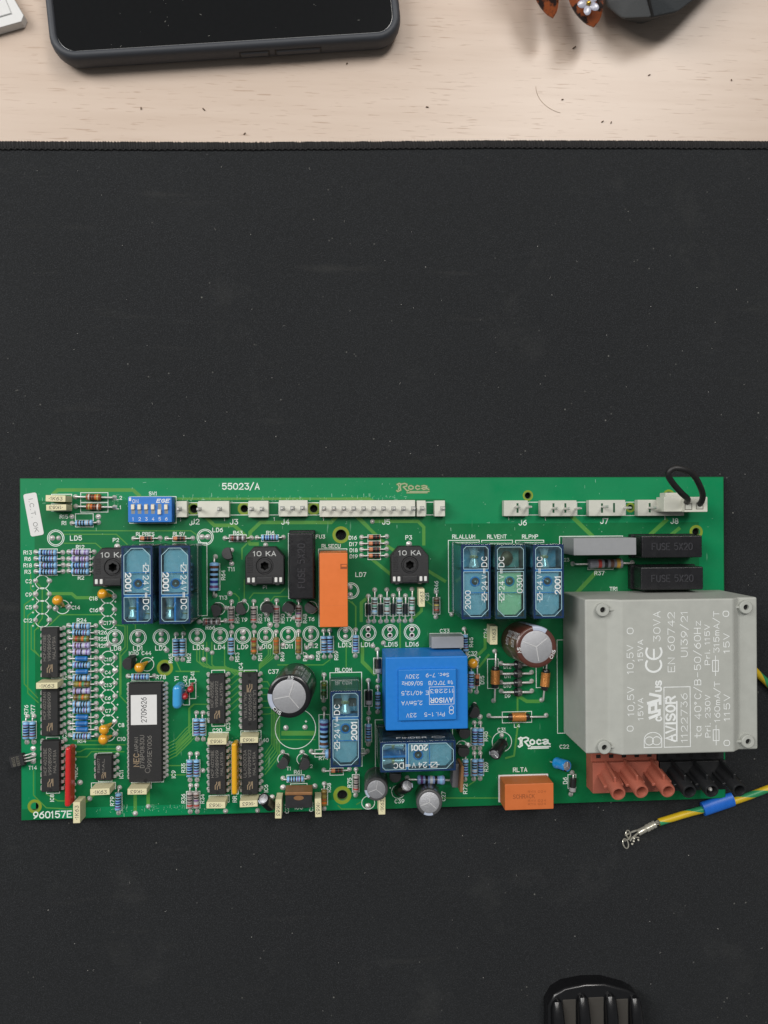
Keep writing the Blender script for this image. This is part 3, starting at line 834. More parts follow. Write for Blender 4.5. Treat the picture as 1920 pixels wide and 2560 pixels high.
TEXT = [
  ('L2',37.44,-7.64,1.47,0),
  ('L1',37.34,-11.32,1.47,0),
  ('R15',16.51,-14.85,1.56,0),
  ('R1',16.59,-17.31,1.56,0),
  ('SW1',50.34,-6.02,1.56,0),
  ('J',64.86,-17.61,1.84,0),
  ('LD5',21.01,-23.16,1.93,0),
  ('P2',36.13,-24.03,1.56,0),
  ('RLPRES',47.3,-21.78,1.47,0),
  ('RLSV',60.25,-21.78,1.47,0),
  ('R13',2.84,-28.59,1.56,0),
  ('R6',2.83,-31.04,1.56,0),
  ('R18',2.82,-33.54,1.56,0),
  ('R3',2.81,-36.04,1.56,0),
  ('R12',22.57,-26.62,1.56,0),
  ('R2',22.82,-38.49,1.56,0),
  ('C2',3.14,-39.65,1.56,0),
  ('C9',3.11,-44.78,1.56,0),
  ('C5',3.09,-49.69,1.56,0),
  ('C12',2.81,-54.76,1.56,0),
  ('C14',20.8,-50.02,1.56,0),
  ('C18',27.51,-46.61,1.56,0),
  ('C16',27.66,-51.14,1.56,0),
  ('C17',32.73,-56.15,1.56,0),
  ('R24',23.0,-54.97,1.56,0),
  ('R26',30.73,-59.8,1.56,0),
  ('R25',30.72,-62.36,1.56,0),
  ('R21',30.49,-64.95,1.56,0),
  ('LD8',35.84,-66.03,1.84,0),
  ('LD1',44.35,-66.18,1.84,0),
  ('LD2',53.06,-66.24,1.84,0),
  ('+',4.73,-41.55,1.29,0),
  ('+',4.71,-46.67,1.29,0),
  ('+',4.69,-51.71,1.29,0),
  ('+',4.66,-56.84,1.29,0),
  ('+',19.06,-48.07,1.29,0),
  ('+',35.8,-47.98,1.29,0),
  ('+',35.77,-52.92,1.29,0),
  ('+',35.88,-58.08,1.29,0),
  ('IC10',42.66,-68.11,1.56,0),
  ('C44',47.52,-68.11,1.56,0),
  ('C15',32.84,-70.32,1.47,0),
  ('C4',32.81,-75.34,1.47,0),
  ('C13',32.79,-80.28,1.47,0),
  ('C6',32.76,-85.31,1.47,0),
  ('C7',32.87,-90.24,1.47,0),
  ('C8',37.81,-95.88,1.56,0),
  ('C10',37.79,-101.27,1.56,0),
  ('R78',53.01,-77.54,1.65,0),
  ('R14',22.87,-101.66,1.56,0),
  ('T14',4.28,-111.48,1.56,0),
  ('960157E',11.71,-129.76,2.75,0),
  ('+',36.41,-68.14,1.29,0),
  ('+',36.38,-73.08,1.29,0),
  ('+',36.45,-78.02,1.29,0),
  ('+',36.42,-82.96,1.29,0),
  ('+',36.44,-87.9,1.29,0),
  ('+',36.42,-92.84,1.29,0),
  ('+',36.44,-97.78,1.29,0),
  ('+',49.86,-69.91,1.29,0),
  ('R76',2.04,-89.14,1.56,90),
  ('R77',4.51,-89.06,1.56,90),
  ('IC1',16.44,-76.73,1.56,90),
  ('IC2',16.33,-99.39,1.56,90),
  ('IC8',11.52,-123.38,1.56,90),
  ('RR2',20.5,-113.58,1.56,90),
  ('IC11',37.72,-114.97,1.65,90),
  ('IC9',57.7,-115.54,1.65,90),
  ('R35',61.49,-113.16,1.56,90),
  ('R79',34.24,-125.28,1.56,90),
  ('R36',61.43,-125.12,1.56,90),
  ('Y1',59.0,-78.2,1.65,90),
  ('C42',62.33,-79.08,1.56,90),
  ('R65',56.81,-70.31,1.56,90),
  ('R62',63.8,-70.3,1.56,90),
  ('55023/A',84.21,-3.33,2.66,0),
  ('J2',66.59,-17.08,2.2,0),
  ('J3',81.53,-17.26,2.2,0),
  ('J4',101.52,-17.38,2.2,0),
  ('LD6',75.15,-20.39,1.74,0),
  ('R63',82.99,-21.58,1.56,0),
  ('R16',95.61,-21.67,1.56,0),
  ('FU3',115.26,-23.32,1.56,0),
  ('RLSECU',119.44,-27.06,1.56,0),
  ('D16',128.01,-23.83,1.56,0),
  ('D17',128.23,-26.35,1.56,0),
  ('D18',128.35,-28.79,1.56,0),
  ('D19',128.34,-31.22,1.56,0),
  ('T11',80.36,-35.77,1.65,0),
  ('LD7',131.14,-38.45,1.84,0),
  ('T13',77.12,-46.93,1.56,0),
  ('T9',85.29,-55.67,1.56,0),
  ('T8',94.08,-55.71,1.56,0),
  ('T7',102.81,-55.79,1.56,0),
  ('T6',111.53,-55.83,1.56,0),
  ('R66',72.14,-58.56,1.56,0),
  ('LD3',67.55,-66.26,1.84,0),
  ('LD4',75.73,-66.27,1.84,0),
  ('LD9',84.65,-66.33,1.84,0),
  ('LD10',93.26,-66.34,1.84,0),
  ('LD11',102.03,-66.4,1.84,0),
  ('LD12',111.39,-66.33,1.84,0),
  ('LD13',124.71,-66.24,1.84,0),
  ('1',97.22,-16.22,1.38,0),
  ('1',116.52,-16.33,1.38,0),
  ('1',77.86,-16.24,1.38,0),
  ('1',60.89,-16.23,1.38,0),
  ('P1',93.47,-43.05,1.38,0),
  ('R64',77.21,-38.09,1.65,90),
  ('R54',82.6,-55.18,1.56,90),
  ('R52',91.47,-55.31,1.56,90),
  ('R50',100.28,-55.44,1.56,90),
  ('R48',109.03,-55.56,1.56,90),
  ('C20',74.62,-98.81,1.56,0),
  ('C40',92.71,-103.11,1.56,0),
  ('C37',96.55,-76.26,1.74,0),
  ('RLCOM',124.11,-76.11,1.65,0),
  ('R74',116.03,-110.79,1.56,0),
  ('R61',105.99,-115.99,1.56,0),
  ('IC5',106.15,-129.91,1.74,0),
  ('T1',102.37,-114.53,1.47,0),
  ('T2',110.55,-113.84,1.47,0),
  ('+',109.19,-96.14,1.56,0),
  ('R62',63.74,-70.3,1.56,90),
  ('R53',82.52,-70.32,1.56,90),
  ('R51',91.39,-70.34,1.56,90),
  ('R49',100.11,-70.36,1.56,90),
  ('R47',108.96,-70.52,1.56,90),
  ('R58',114.1,-70.3,1.56,90),
  ('R59',121.26,-70.33,1.56,90),
  ('IC4',83.85,-74.07,1.65,90),
  ('IC3',78.8,-97.46,1.65,90),
  ('C41',65.17,-77.1,1.56,90),
  ('R34',68.72,-125.44,1.56,90),
  ('RR',81.25,-125.95,1.65,90),
  ('IC6',93.42,-122.14,1.65,90),
  ('C29',101.52,-130.22,1.65,90),
  ('C25',111.06,-129.83,1.65,90),
  ('R38',118.11,-122.51,1.56,90),
  ('R75',126.26,-120.78,1.65,90),
  ('J5',141.32,-17.63,2.2,0),
  ('P3',150.29,-23.91,1.74,0),
  ('RLALLUM',172.4,-23.7,1.65,0),
  ('RLVENT',185.86,-23.8,1.65,0),
  ('RLPMP',199.35,-23.9,1.65,0),
  ('J6',196.4,-18.29,2.29,0),
  ('C33',164.49,-61.32,1.65,0),
  ('LD14',133.69,-66.26,1.84,0),
  ('LD15',143.04,-66.32,1.84,0),
  ('LD16',151.45,-66.42,1.84,0),
  ('1',190.75,-16.54,1.38,0),
  ('C21',157.49,-47.5,1.56,90),
  ('R46',161.24,-43.26,1.65,90),
  ('R45',175.2,-66.03,1.65,90),
  ('C24',181.08,-62.51,1.65,90),
  ('C32',175.65,-70.47,1.65,0),
  ('L4',193.57,-99.86,1.56,0),
  ('C31',187.3,-101.34,1.65,0),
  ('RLTA',194.75,-117.57,1.84,0),
  ('C39',146.02,-128.76,1.65,0),
  ('+',178.59,-72.06,1.38,0),
  ('+',142.36,-123.32,1.29,0),
  ('D9',189.87,-87.83,1.47,0),
  ('D10',189.8,-83.83,1.47,0),
  ('D11',189.92,-79.93,1.47,0),
  ('D12',189.84,-76.16,1.47,0),
  ('D15',179.57,-81.21,1.65,90),
  ('R40',180.94,-103.82,1.65,90),
  ('R39',181.01,-116.02,1.65,90),
  ('R72',172.44,-124.58,1.74,90),
  ('C27',163.66,-127.32,1.65,90),
  ('J7',229.94,-17.83,2.33,0),
  ('J8',259.21,-18.01,2.33,0),
  ('R37',227.79,-38.9,1.77,0),
  ('TR1',233.66,-45.37,1.66,0),
  ('23',214.26,-33.39,1.44,0),
  ('1',205.74,-16.67,1.55,0),
  ('1',255.23,-16.73,1.55,0),
  ('C22',212.9,-108.77,1.66,0),
  ('D6',213.16,-122.49,1.77,90)]
RECTS = [
  (11.85,-6.19,19.46,-9.04),
  (11.83,-9.9,19.44,-12.62),
  (22.84,-5.61,33.17,-9.33),
  (22.82,-9.5,33.15,-13.14),
  (20.84,-13.75,27.56,-16.34),
  (20.82,-16.3,27.55,-18.85),
  (41.41,-7.25,59.21,-17.57),
  (45.18,-22.66,50.39,-24.64),
  (57.8,-22.76,62.91,-24.74),
  (9.43,-57.36,14.29,-70.49),
  (7.27,-27.29,13.91,-29.81),
  (19.64,-27.4,26.36,-29.92),
  (7.26,-29.84,13.9,-32.36),
  (19.62,-29.95,26.35,-32.48),
  (7.25,-32.38,13.89,-34.9),
  (19.61,-32.5,26.34,-35.03),
  (7.24,-34.92,13.88,-37.45),
  (19.6,-35.05,26.32,-37.59),
  (19.59,-56.04,26.36,-58.52),
  (19.58,-58.55,26.34,-61.03),
  (19.57,-61.05,26.33,-63.54),
  (19.55,-63.56,26.32,-66.05),
  (19.63,-65.78,26.4,-68.32),
  (19.62,-68.29,26.39,-70.83),
  (19.61,-70.79,26.37,-73.34),
  (19.6,-73.3,26.36,-75.85),
  (19.58,-75.8,26.35,-78.36),
  (19.57,-78.31,26.34,-80.86),
  (19.56,-80.81,26.33,-83.37),
  (19.55,-83.32,26.31,-85.88),
  (19.54,-85.82,26.3,-88.39),
  (19.53,-88.33,26.29,-90.9),
  (19.51,-90.83,26.28,-93.41),
  (19.5,-93.34,26.27,-95.92),
  (19.49,-95.84,26.26,-98.43),
  (19.48,-98.35,26.24,-100.93),
  (0.68,-93.56,3.16,-100.17),
  (3.28,-93.62,5.76,-100.24),
  (9.46,-99.89,14.36,-121.54),
  (16.75,-103.11,19.44,-125.54),
  (29.06,-106.56,34.19,-117.56),
  (35.49,-122.09,37.96,-128.9),
  (41.87,-76.11,48.66,-78.58),
  (41.51,-79.2,53.83,-118.36),
  (61.65,-81.23,63.97,-88.6),
  (26.38,-118.01,35.5,-120.52),
  (41.76,-118.32,49.12,-120.69),
  (20.67,-124.1,23.17,-131.56),
  (11.52,-77.16,15.64,-79.48),
  (57.61,-62.74,62.73,-69.6),
  (79.62,-22.37,86.21,-25.01),
  (92.13,-22.47,98.85,-25.02),
  (73.96,-33.53,75.93,-43.97),
  (69.39,-54.89,75.99,-57.44),
  (102.63,-21.95,112.85,-47.62),
  (114.5,-28.21,125.67,-58.79),
  (59.14,-9.67,67.58,-14.46),
  (79.46,-9.76,87.08,-14.57),
  (94.99,-9.83,98.95,-14.63),
  (110.32,-9.9,114.94,-14.72),
  (67.53,-25.32,70.96,-53.87),
  (79.03,-50.45,81.42,-56.75),
  (78.97,-63.06,81.36,-69.0),
  (87.93,-50.57,90.33,-56.88),
  (87.87,-63.21,90.27,-69.16),
  (96.64,-50.69,99.05,-57.01),
  (96.57,-63.35,98.98,-69.31),
  (105.33,-50.81,107.75,-57.14),
  (105.27,-63.49,107.69,-69.47),
  (115.14,-62.74,117.71,-69.19),
  (117.74,-62.78,120.22,-69.23),
  (127.62,-62.71,130.2,-69.41),
  (72.55,-75.3,77.59,-97.16),
  (85.1,-75.54,90.11,-99.64),
  (65.18,-94.05,67.73,-100.67),
  (67.76,-94.12,70.19,-100.73),
  (62.74,-110.12,65.29,-116.65),
  (65.32,-110.19,67.87,-116.73),
  (62.59,-122.36,65.14,-128.94),
  (65.17,-122.44,67.81,-129.02),
  (80.02,-103.56,82.61,-123.95),
  (61.46,-81.23,63.87,-88.6),
  (63.92,-78.66,66.42,-86.17),
  (115.14,-80.37,117.61,-87.28),
  (114.3,-93.61,118.56,-107.2),
  (118.71,-77.15,131.24,-114.41),
  (112.63,-107.41,132.04,-110.31),
  (118.52,-114.88,123.76,-117.64),
  (101.59,-117.15,108.38,-119.94),
  (103.02,-120.6,109.5,-122.94),
  (115.19,-123.02,117.53,-129.35),
  (127.33,-117.65,130.04,-124.56),
  (71.4,-99.63,78.91,-102.31),
  (83.72,-99.26,91.59,-102.4),
  (71.27,-124.29,79.09,-127.02),
  (83.6,-124.44,91.46,-127.4),
  (134.01,-22.77,139.06,-25.25),
  (135.31,-47.68,137.66,-54.7),
  (132.86,-49.95,135.13,-54.94),
  (134.0,-25.21,139.05,-27.68),
  (140.23,-47.74,142.59,-54.77),
  (137.78,-50.01,140.05,-55.01),
  (133.99,-27.64,139.04,-30.12),
  (145.17,-47.81,147.53,-54.84),
  (142.71,-50.08,144.99,-55.08),
  (133.97,-30.07,139.02,-32.56),
  (150.12,-47.87,152.49,-54.91),
  (147.65,-50.14,149.94,-55.15),
  (159.91,-47.9,162.66,-54.59),
  (166.18,-25.18,178.64,-54.03),
  (179.65,-25.29,192.18,-54.23),
  (193.39,-25.39,204.95,-54.41),
  (158.53,-62.29,171.21,-68.28),
  (171.01,-62.82,173.69,-69.48),
  (157.24,-9.87,160.69,-14.97),
  (198.67,-10.06,203.76,-15.21),
  (136.05,-71.61,139.15,-77.87),
  (132.31,-84.25,135.4,-90.75),
  (132.51,-97.84,135.09,-104.88),
  (173.73,-78.78,176.6,-84.39),
  (176.63,-78.83,178.48,-83.5),
  (181.73,-72.9,186.12,-84.68),
  (201.53,-72.56,204.54,-84.74),
  (187.62,-94.24,199.58,-98.61),
  (174.92,-100.34,177.45,-107.44),
  (177.49,-100.4,180.03,-107.51),
  (174.85,-112.84,177.38,-119.49),
  (177.42,-112.91,179.96,-119.56),
  (171.43,-112.75,173.5,-119.38),
  (136.52,-96.19,167.44,-116.8),
  (218.66,-10.13,223.59,-15.53),
  (238.81,-10.22,243.84,-15.64),
  (211.44,-23.93,237.53,-30.66),
  (223.02,-33.36,233.53,-37.43),
  (210.16,-65.72,225.5,-103.33),
  (214.32,-120.1,217.57,-125.72),
  (197.07,-120.34,206.04,-132.71)]
CIRCLES = [
  (13.38,-23.1,3.12),
  (13.38,-23.1,2.57),
  (35.56,-61.9,3.12),
  (35.56,-61.9,2.57),
  (44.37,-62.04,3.12),
  (44.37,-62.04,2.57),
  (53.22,-62.05,3.12),
  (53.22,-62.05,2.57),
  (70.3,-23.17,3.12),
  (70.3,-23.17,2.57),
  (66.99,-61.96,3.12),
  (66.99,-61.96,2.57),
  (75.84,-61.78,3.12),
  (75.84,-61.78,2.57),
  (84.68,-61.88,3.12),
  (84.68,-61.88,2.57),
  (93.6,-61.94,3.12),
  (93.6,-61.94,2.57),
  (102.42,-61.85,3.12),
  (102.42,-61.85,2.57),
  (111.27,-61.76,3.12),
  (111.27,-61.76,2.57),
  (124.97,-61.89,3.12),
  (124.97,-61.89,2.57),
  (127.21,-44.83,3.12),
  (127.21,-44.83,2.57),
  (133.94,-61.58,3.12),
  (133.94,-61.58,2.57),
  (142.6,-61.58,3.12),
  (142.6,-61.58,2.57),
  (151.39,-61.58,3.12),
  (151.39,-61.58,2.57),
  (8.21,-40.02,2.62),
  (8.19,-44.84,2.62),
  (8.17,-49.75,2.62),
  (8.14,-54.75,2.62),
  (15.78,-49.72,2.62),
  (32.86,-45.92,2.62),
  (32.84,-50.99,2.62),
  (32.9,-56.02,2.62),
  (32.97,-69.74,2.62),
  (32.95,-74.67,2.62),
  (32.92,-79.61,2.62),
  (32.9,-84.64,2.62),
  (32.88,-89.57,2.62),
  (32.85,-94.42,2.62),
  (32.83,-99.35,2.62),
  (47.72,-72.48,2.62),
  (105.04,-98.87,7.94),
  (105.49,-80.95,7.71),
  (187.41,-106.21,3.95),
  (145.58,-124.93,2.66),
  (133.58,-128.93,2.57),
  (175.63,-73.72,2.39),
  (171.23,-107.65,2.29),
  (75.44,-51.22,2.39),
  (100.35,-110.82,2.29),
  (107.84,-111.03,2.29),
  (84.64,-50.89,2.39),
  (94.02,-51.02,2.39),
  (102.84,-51.14,2.39),
  (111.47,-51.26,2.39)]
TRACES = [
  (1.38,[(12.94,-5.66),(14.25,-4.55),(42.75,-4.64),(44.95,-6.68)]),
  (0.41,[(16.35,-20.3),(64.84,-20.64),(67.51,-22.6)]),
  (0.41,[(16.13,-21.64),(36.28,-21.79),(40.44,-25.78)]),
  (0.41,[(16.55,-25.13),(28.35,-25.23),(30.98,-27.49)]),
  (1.19,[(10.15,-44.51),(19.29,-44.63),(21.03,-46.21),(28.47,-46.31)]),
  (0.41,[(3.89,-36.63),(3.86,-42.65),(5.59,-44.45)]),
  (0.41,[(5.39,-39.55),(8.2,-42.48),(8.15,-53.86),(6.62,-56.07),(6.61,-57.85)]),
  (0.41,[(5.36,-45.79),(1.45,-48.64),(1.31,-79.16),(6.27,-84.61)]),
  (0.41,[(5.34,-50.7),(2.73,-52.89),(2.59,-82.75),(6.48,-86.4)]),
  (0.41,[(30.63,-52.93),(14.9,-52.71),(10.96,-56.58)]),
  (0.41,[(5.32,-55.83),(4.01,-56.92),(3.97,-65.84),(6.56,-68.11)]),
  (0.41,[(6.61,-57.41),(5.22,-58.72),(5.18,-66.31),(6.99,-68.57)]),
  (0.41,[(40.29,-57.48),(40.24,-66.47),(37.81,-69.12),(37.74,-83.95)]),
  (0.41,[(43.38,-57.08),(43.37,-58.43)]),
  (0.41,[(61.32,-57.35),(62.43,-59.17)]),
  (0.41,[(35.45,-56.95),(39.41,-57.46),(39.37,-65.55),(37.38,-67.77),(37.3,-84.39),(39.7,-87.14)]),
  (0.41,[(19.88,-105.74),(22.06,-105.8),(24.26,-104.74),(36.1,-105.05)]),
  (0.41,[(20.31,-107.76),(24.68,-107.88),(26.44,-105.91),(38.73,-106.24)]),
  (0.41,[(20.77,-103.08),(39.19,-103.55)]),
  (0.41,[(19.9,-101.49),(29.96,-101.75)]),
  (0.41,[(4.62,-112.69),(4.58,-122.05),(9.33,-127.1),(18.9,-127.85)]),
  (1.1,[(20.65,-127.9),(25.48,-124.11),(29.0,-121.0)]),
  (1.29,[(42.94,-130.4),(42.97,-123.66)]),
  (1.29,[(47.89,-127.86),(47.92,-121.56)]),
  (0.41,[(9.35,-121.75),(13.69,-124.56),(18.48,-124.71)]),
  (0.37,[(55.99,-103.31),(58.66,-102.02),(62.23,-98.05),(64.92,-95.86)]),
  (0.37,[(55.98,-104.57),(58.65,-103.29),(62.76,-98.88),(65.45,-96.68)]),
  (0.37,[(55.97,-105.84),(58.65,-104.55),(63.29,-99.7),(65.98,-97.51)]),
  (0.37,[(55.97,-107.1),(58.64,-105.81),(63.83,-100.53),(66.51,-98.34)]),
  (0.37,[(55.96,-108.36),(58.63,-107.08),(64.36,-101.36),(67.04,-99.16)]),
  (0.37,[(55.96,-109.62),(58.63,-108.34),(64.89,-102.18),(67.57,-99.99)]),
  (0.41,[(57.93,-69.06),(60.57,-75.43),(65.91,-75.54)]),
  (0.41,[(52.84,-112.02),(63.05,-112.3)]),
  (0.41,[(56.37,-115.72),(62.15,-115.89)]),
  (0.92,[(59.15,-8.09),(133.28,-8.39)]),
  (1.38,[(71.15,-15.84),(73.82,-18.57),(81.44,-18.62),(85.91,-22.74),(87.69,-25.93),(90.4,-25.96)]),
  (1.38,[(87.71,-23.66),(87.72,-21.39),(91.79,-17.55),(119.48,-17.72),(122.24,-14.76)]),
  (1.1,[(130.94,-16.19),(134.14,-19.42)]),
  (0.55,[(86.34,-25.92),(84.54,-27.73),(84.52,-31.81)]),
  (0.41,[(79.73,-45.38),(81.75,-45.41),(83.31,-47.01),(83.3,-49.06)]),
  (0.41,[(87.36,-47.29),(88.95,-45.27),(99.33,-45.4),(101.15,-43.6)]),
  (0.41,[(95.7,-48.31),(97.06,-46.74),(102.5,-46.8)]),
  (0.41,[(85.37,-40.0),(85.33,-48.18)]),
  (0.41,[(125.73,-48.25),(129.15,-51.04),(129.1,-60.22)]),
  (0.41,[(66.89,-64.25),(66.85,-71.48),(69.52,-73.79),(78.02,-74.05),(81.59,-77.2)]),
  (0.41,[(68.0,-64.27),(67.96,-71.87),(70.63,-74.18),(79.14,-74.43),(82.71,-77.22)]),
  (0.41,[(69.34,-64.29),(69.3,-72.25),(71.97,-74.57),(80.48,-74.82),(84.06,-77.25)]),
  (0.41,[(70.68,-64.31),(70.64,-72.64),(73.31,-74.95),(81.82,-75.21),(85.41,-77.27)]),
  (0.41,[(72.69,-64.34),(72.65,-73.04),(75.32,-75.35),(83.84,-75.61),(87.43,-77.31)]),
  (0.41,[(77.62,-64.43),(77.57,-73.49),(80.25,-75.81),(88.79,-76.07),(92.39,-77.41)]),
  (0.41,[(58.82,-75.4),(60.59,-75.52),(67.72,-75.66)]),
  (0.41,[(94.63,-63.8),(94.6,-69.54),(91.06,-73.38),(91.05,-75.57)]),
  (0.41,[(95.44,-63.82),(95.41,-69.82),(91.06,-73.93),(91.05,-75.57)]),
  (0.41,[(96.25,-63.83),(96.22,-70.11),(91.05,-74.47),(91.05,-75.57)]),
  (0.41,[(97.07,-63.84),(97.03,-70.4),(91.05,-75.02),(91.05,-75.57)]),
  (0.37,[(78.44,-78.5),(80.24,-78.53),(83.84,-75.43)]),
  (0.37,[(78.43,-81.04),(80.22,-81.07),(83.83,-77.97)]),
  (0.37,[(78.42,-83.58),(80.21,-83.61),(83.82,-80.51)]),
  (0.37,[(78.4,-86.11),(80.2,-86.15),(83.81,-83.05)]),
  (0.37,[(78.39,-88.65),(80.18,-88.69),(83.79,-85.6)]),
  (0.37,[(78.38,-91.19),(80.17,-91.23),(83.78,-88.14)]),
  (0.37,[(91.93,-80.13),(94.18,-80.18),(95.75,-82.94),(95.64,-104.78),(93.13,-108.36)]),
  (0.37,[(91.91,-82.68),(94.17,-82.72),(96.37,-84.77),(96.26,-105.71),(93.13,-109.99)]),
  (0.37,[(91.9,-85.22),(94.16,-85.27),(96.99,-86.61),(96.89,-106.63),(93.12,-111.63)]),
  (0.37,[(91.89,-87.77),(94.14,-87.82),(97.62,-88.44),(97.52,-107.56),(93.11,-113.27)]),
  (0.37,[(91.87,-90.32),(94.13,-90.37),(98.24,-90.28),(98.15,-108.49),(93.1,-114.9)]),
  (0.37,[(91.86,-92.86),(94.12,-92.91),(98.87,-92.11),(98.78,-109.42),(93.09,-116.54)]),
  (0.37,[(58.68,-103.83),(63.59,-98.99),(63.64,-89.95),(65.43,-88.41),(70.78,-88.53)]),
  (0.37,[(58.67,-105.0),(64.03,-100.17),(64.08,-89.96),(65.87,-88.42),(70.78,-88.53)]),
  (0.37,[(58.67,-106.18),(64.48,-100.45)]),
  (0.37,[(58.66,-107.35),(64.47,-101.63)]),
  (0.37,[(58.65,-108.52),(64.47,-102.8)]),
  (1.84,[(100.41,-100.58),(112.21,-100.87)]),
  (0.41,[(97.23,-103.0),(112.65,-103.39)]),
  (0.41,[(98.28,-73.66),(115.99,-73.99),(118.74,-71.98)]),
  (0.41,[(121.63,-129.71),(123.0,-131.12),(130.78,-131.37)]),
  (0.41,[(125.18,-65.22),(125.13,-74.85)]),
  (0.41,[(132.06,-64.42),(132.02,-72.68),(134.76,-75.49)]),
  (1.29,[(129.6,-15.49),(142.42,-27.76),(164.6,-41.35)]),
  (1.29,[(136.02,-17.36),(154.04,-17.47),(156.34,-19.8),(156.31,-26.49)]),
  (1.29,[(135.48,-32.29),(142.82,-38.35)]),
  (0.41,[(127.58,-49.19),(128.95,-51.04),(128.9,-60.21)]),
  (1.29,[(131.21,-56.58),(131.25,-49.69),(134.02,-47.44)]),
  (0.64,[(146.64,-57.73),(146.58,-68.32)]),
  (0.41,[(157.57,-49.58),(159.89,-51.23)]),
  (1.1,[(151.97,-55.96),(155.23,-53.24),(155.24,-51.4)]),
  (1.19,[(180.84,-63.34),(180.81,-68.45),(178.45,-70.72)]),
  (1.1,[(125.05,-8.36),(134.69,-8.4),(136.06,-9.23)]),
  (1.38,[(131.62,-67.17),(131.58,-73.13),(136.16,-77.81)]),
  (0.73,[(193.87,-88.71),(193.8,-100.8),(192.33,-111.92),(189.02,-112.76)]),
  (1.38,[(191.53,-86.33),(197.64,-90.18),(202.38,-90.29)]),
  (0.92,[(178.43,-75.85),(182.2,-71.29)]),
  (0.41,[(180.62,-102.33),(182.96,-104.25)]),
  (0.41,[(163.19,-128.0),(185.64,-128.68)]),
  (0.41,[(173.48,-123.45),(176.29,-121.68)]),
  (0.41,[(128.99,-129.48),(131.29,-128.17)]),
  (1.66,[(217.06,-16.34),(224.81,-23.75)]),
  (1.66,[(218.9,-46.32),(226.46,-38.49)]),
  (1.66,[(255.7,-17.7),(249.23,-23.36)]),
  (1.44,[(260.96,-21.16),(258.01,-23.42)])]
STICKER = [(1.21, -6.15), (6.2, -5.64), (9.04, -21.5), (4.08, -22.49)]
ROCA = [(145.67, -6.14), (158.67, -2.26), (194.12, -109.18), (207.23, -104.52)]
TO220 = [(100.95, -127.01, 110.93, -127.32, 106.17, -119.14), (169.1, -112.69), (168.25, -122.32)]
ICSTICK = (42.51, -94.91, 52.31, -83.45, 3.95)
BTX = [
  ('230V',149.19,-74.68,1.62,4.91),
  ('Sec. 7-9', 158.6, -74.35, 1.54, 8.53),
  ('50/60Hz',149.18,-77.25,1.54,7.68),
  ('ta 70°C/B', 159.75, -77.25, 1.54, 8.96),
  ('E 40/12,5', 150.23, -80.83, 1.54, 10.03),
  ('112283',160.17,-80.27,1.54,8.53),
  ('2,5mVA',149.05,-84.53,1.62,7.68),
  ('AVISOR',160.15,-83.7,1.88,8.11),
  ('23V',148.81,-89.02,1.62,3.63),
  ('Pri. 1-5', 157.44, -88.88, 1.62, 7.47)]
# ------------------------------------------------------------------ the setting: desk top
d = MB()
d.box(-620, -620, -26, 700, 620, 0, 'desk_laminate')
tag(put('desk', d), kind='structure')

# ------------------------------------------------------------------ desk mat with overlocked hem
EDGE = [(-193.1, 196.6), (-148.3, 197.8), (-55.8, 200.0), (40.6, 203.4), (107.2, 205.1), (161.8, 206.3), (228.4, 208.0)]
def edge_y(x):
    for (x0, y0), (x1, y1) in zip(EDGE, EDGE[1:]):
        if x <= x1: return y0 + (y1 - y0) * (x - x0) / (x1 - x0)
    return EDGE[-1][1]
mat_root = empty('desk_mat', (0, 0, 0))
tag(mat_root, 'large black cloth desk mat with a stitched hem, under the circuit board', 'desk mat')
d = MB()
poly = [(-193, -420)] + [(228, -420)] + [(x, edge_y(x) - 3.2) for x in range(228, -194, -12)]
d.prism(poly, 0.02, MAT_Z, 'mat_cloth')
put('cloth', d, mat_root)
d = MB()
xs = [-193 + 2.0 * i for i in range(211)]
prof = [(0.0, 0.05), (0.3, 2.0), (.9, 3.0), (1.8, 3.3), (2.9, 3.2), (3.6, 2.95)]      # (depth from the edge, height)
vs = []; rnd = random.Random(4)
for x in xs:
    j = rnd.uniform(-.22, .22)
    for k, (dy, z) in enumerate(prof): vs.append((x, edge_y(x) - dy + (j if k < 3 else 0), z))
n = len(prof)
d.add(vs, [(i * n + k, i * n + k + 1, (i + 1) * n + k + 1, (i + 1) * n + k) for i in range(len(xs) - 1) for k in range(n - 1)], 'hem_black')
put('hem', d, mat_root)
d = MB()
x = -170.0
while x < 200:                                         # overlock loops across the hem
    y = edge_y(x); r = rnd.uniform(-.15, .15)
    d.tube([(x + r, y + .25, .3), (x + r, y - .3, 2.2), (x + r, y - .9, 3.08), (x + r + .2, y - 1.9, 3.33), (x + r + .4, y - 3.2, 3.12)], rnd.uniform(.14, .24), 'thread_black', 5)
    x += rnd.uniform(.7, 1.3)
x = -170.0
while x < 200:                                         # chain stitch along the inner side
    y = edge_y(x) - 3.7 + rnd.uniform(-.1, .1)
    d.tube([(x, y - .25, 3.1), (x + .8, y + .15, 3.5), (x + 1.7, y - .1, 3.4), (x + 2.2, y - .3, 3.05)], .38, 'thread_black', 5)
    x += 2.3
tag(put('hem_stitches', d, mat_root), kind='stuff')

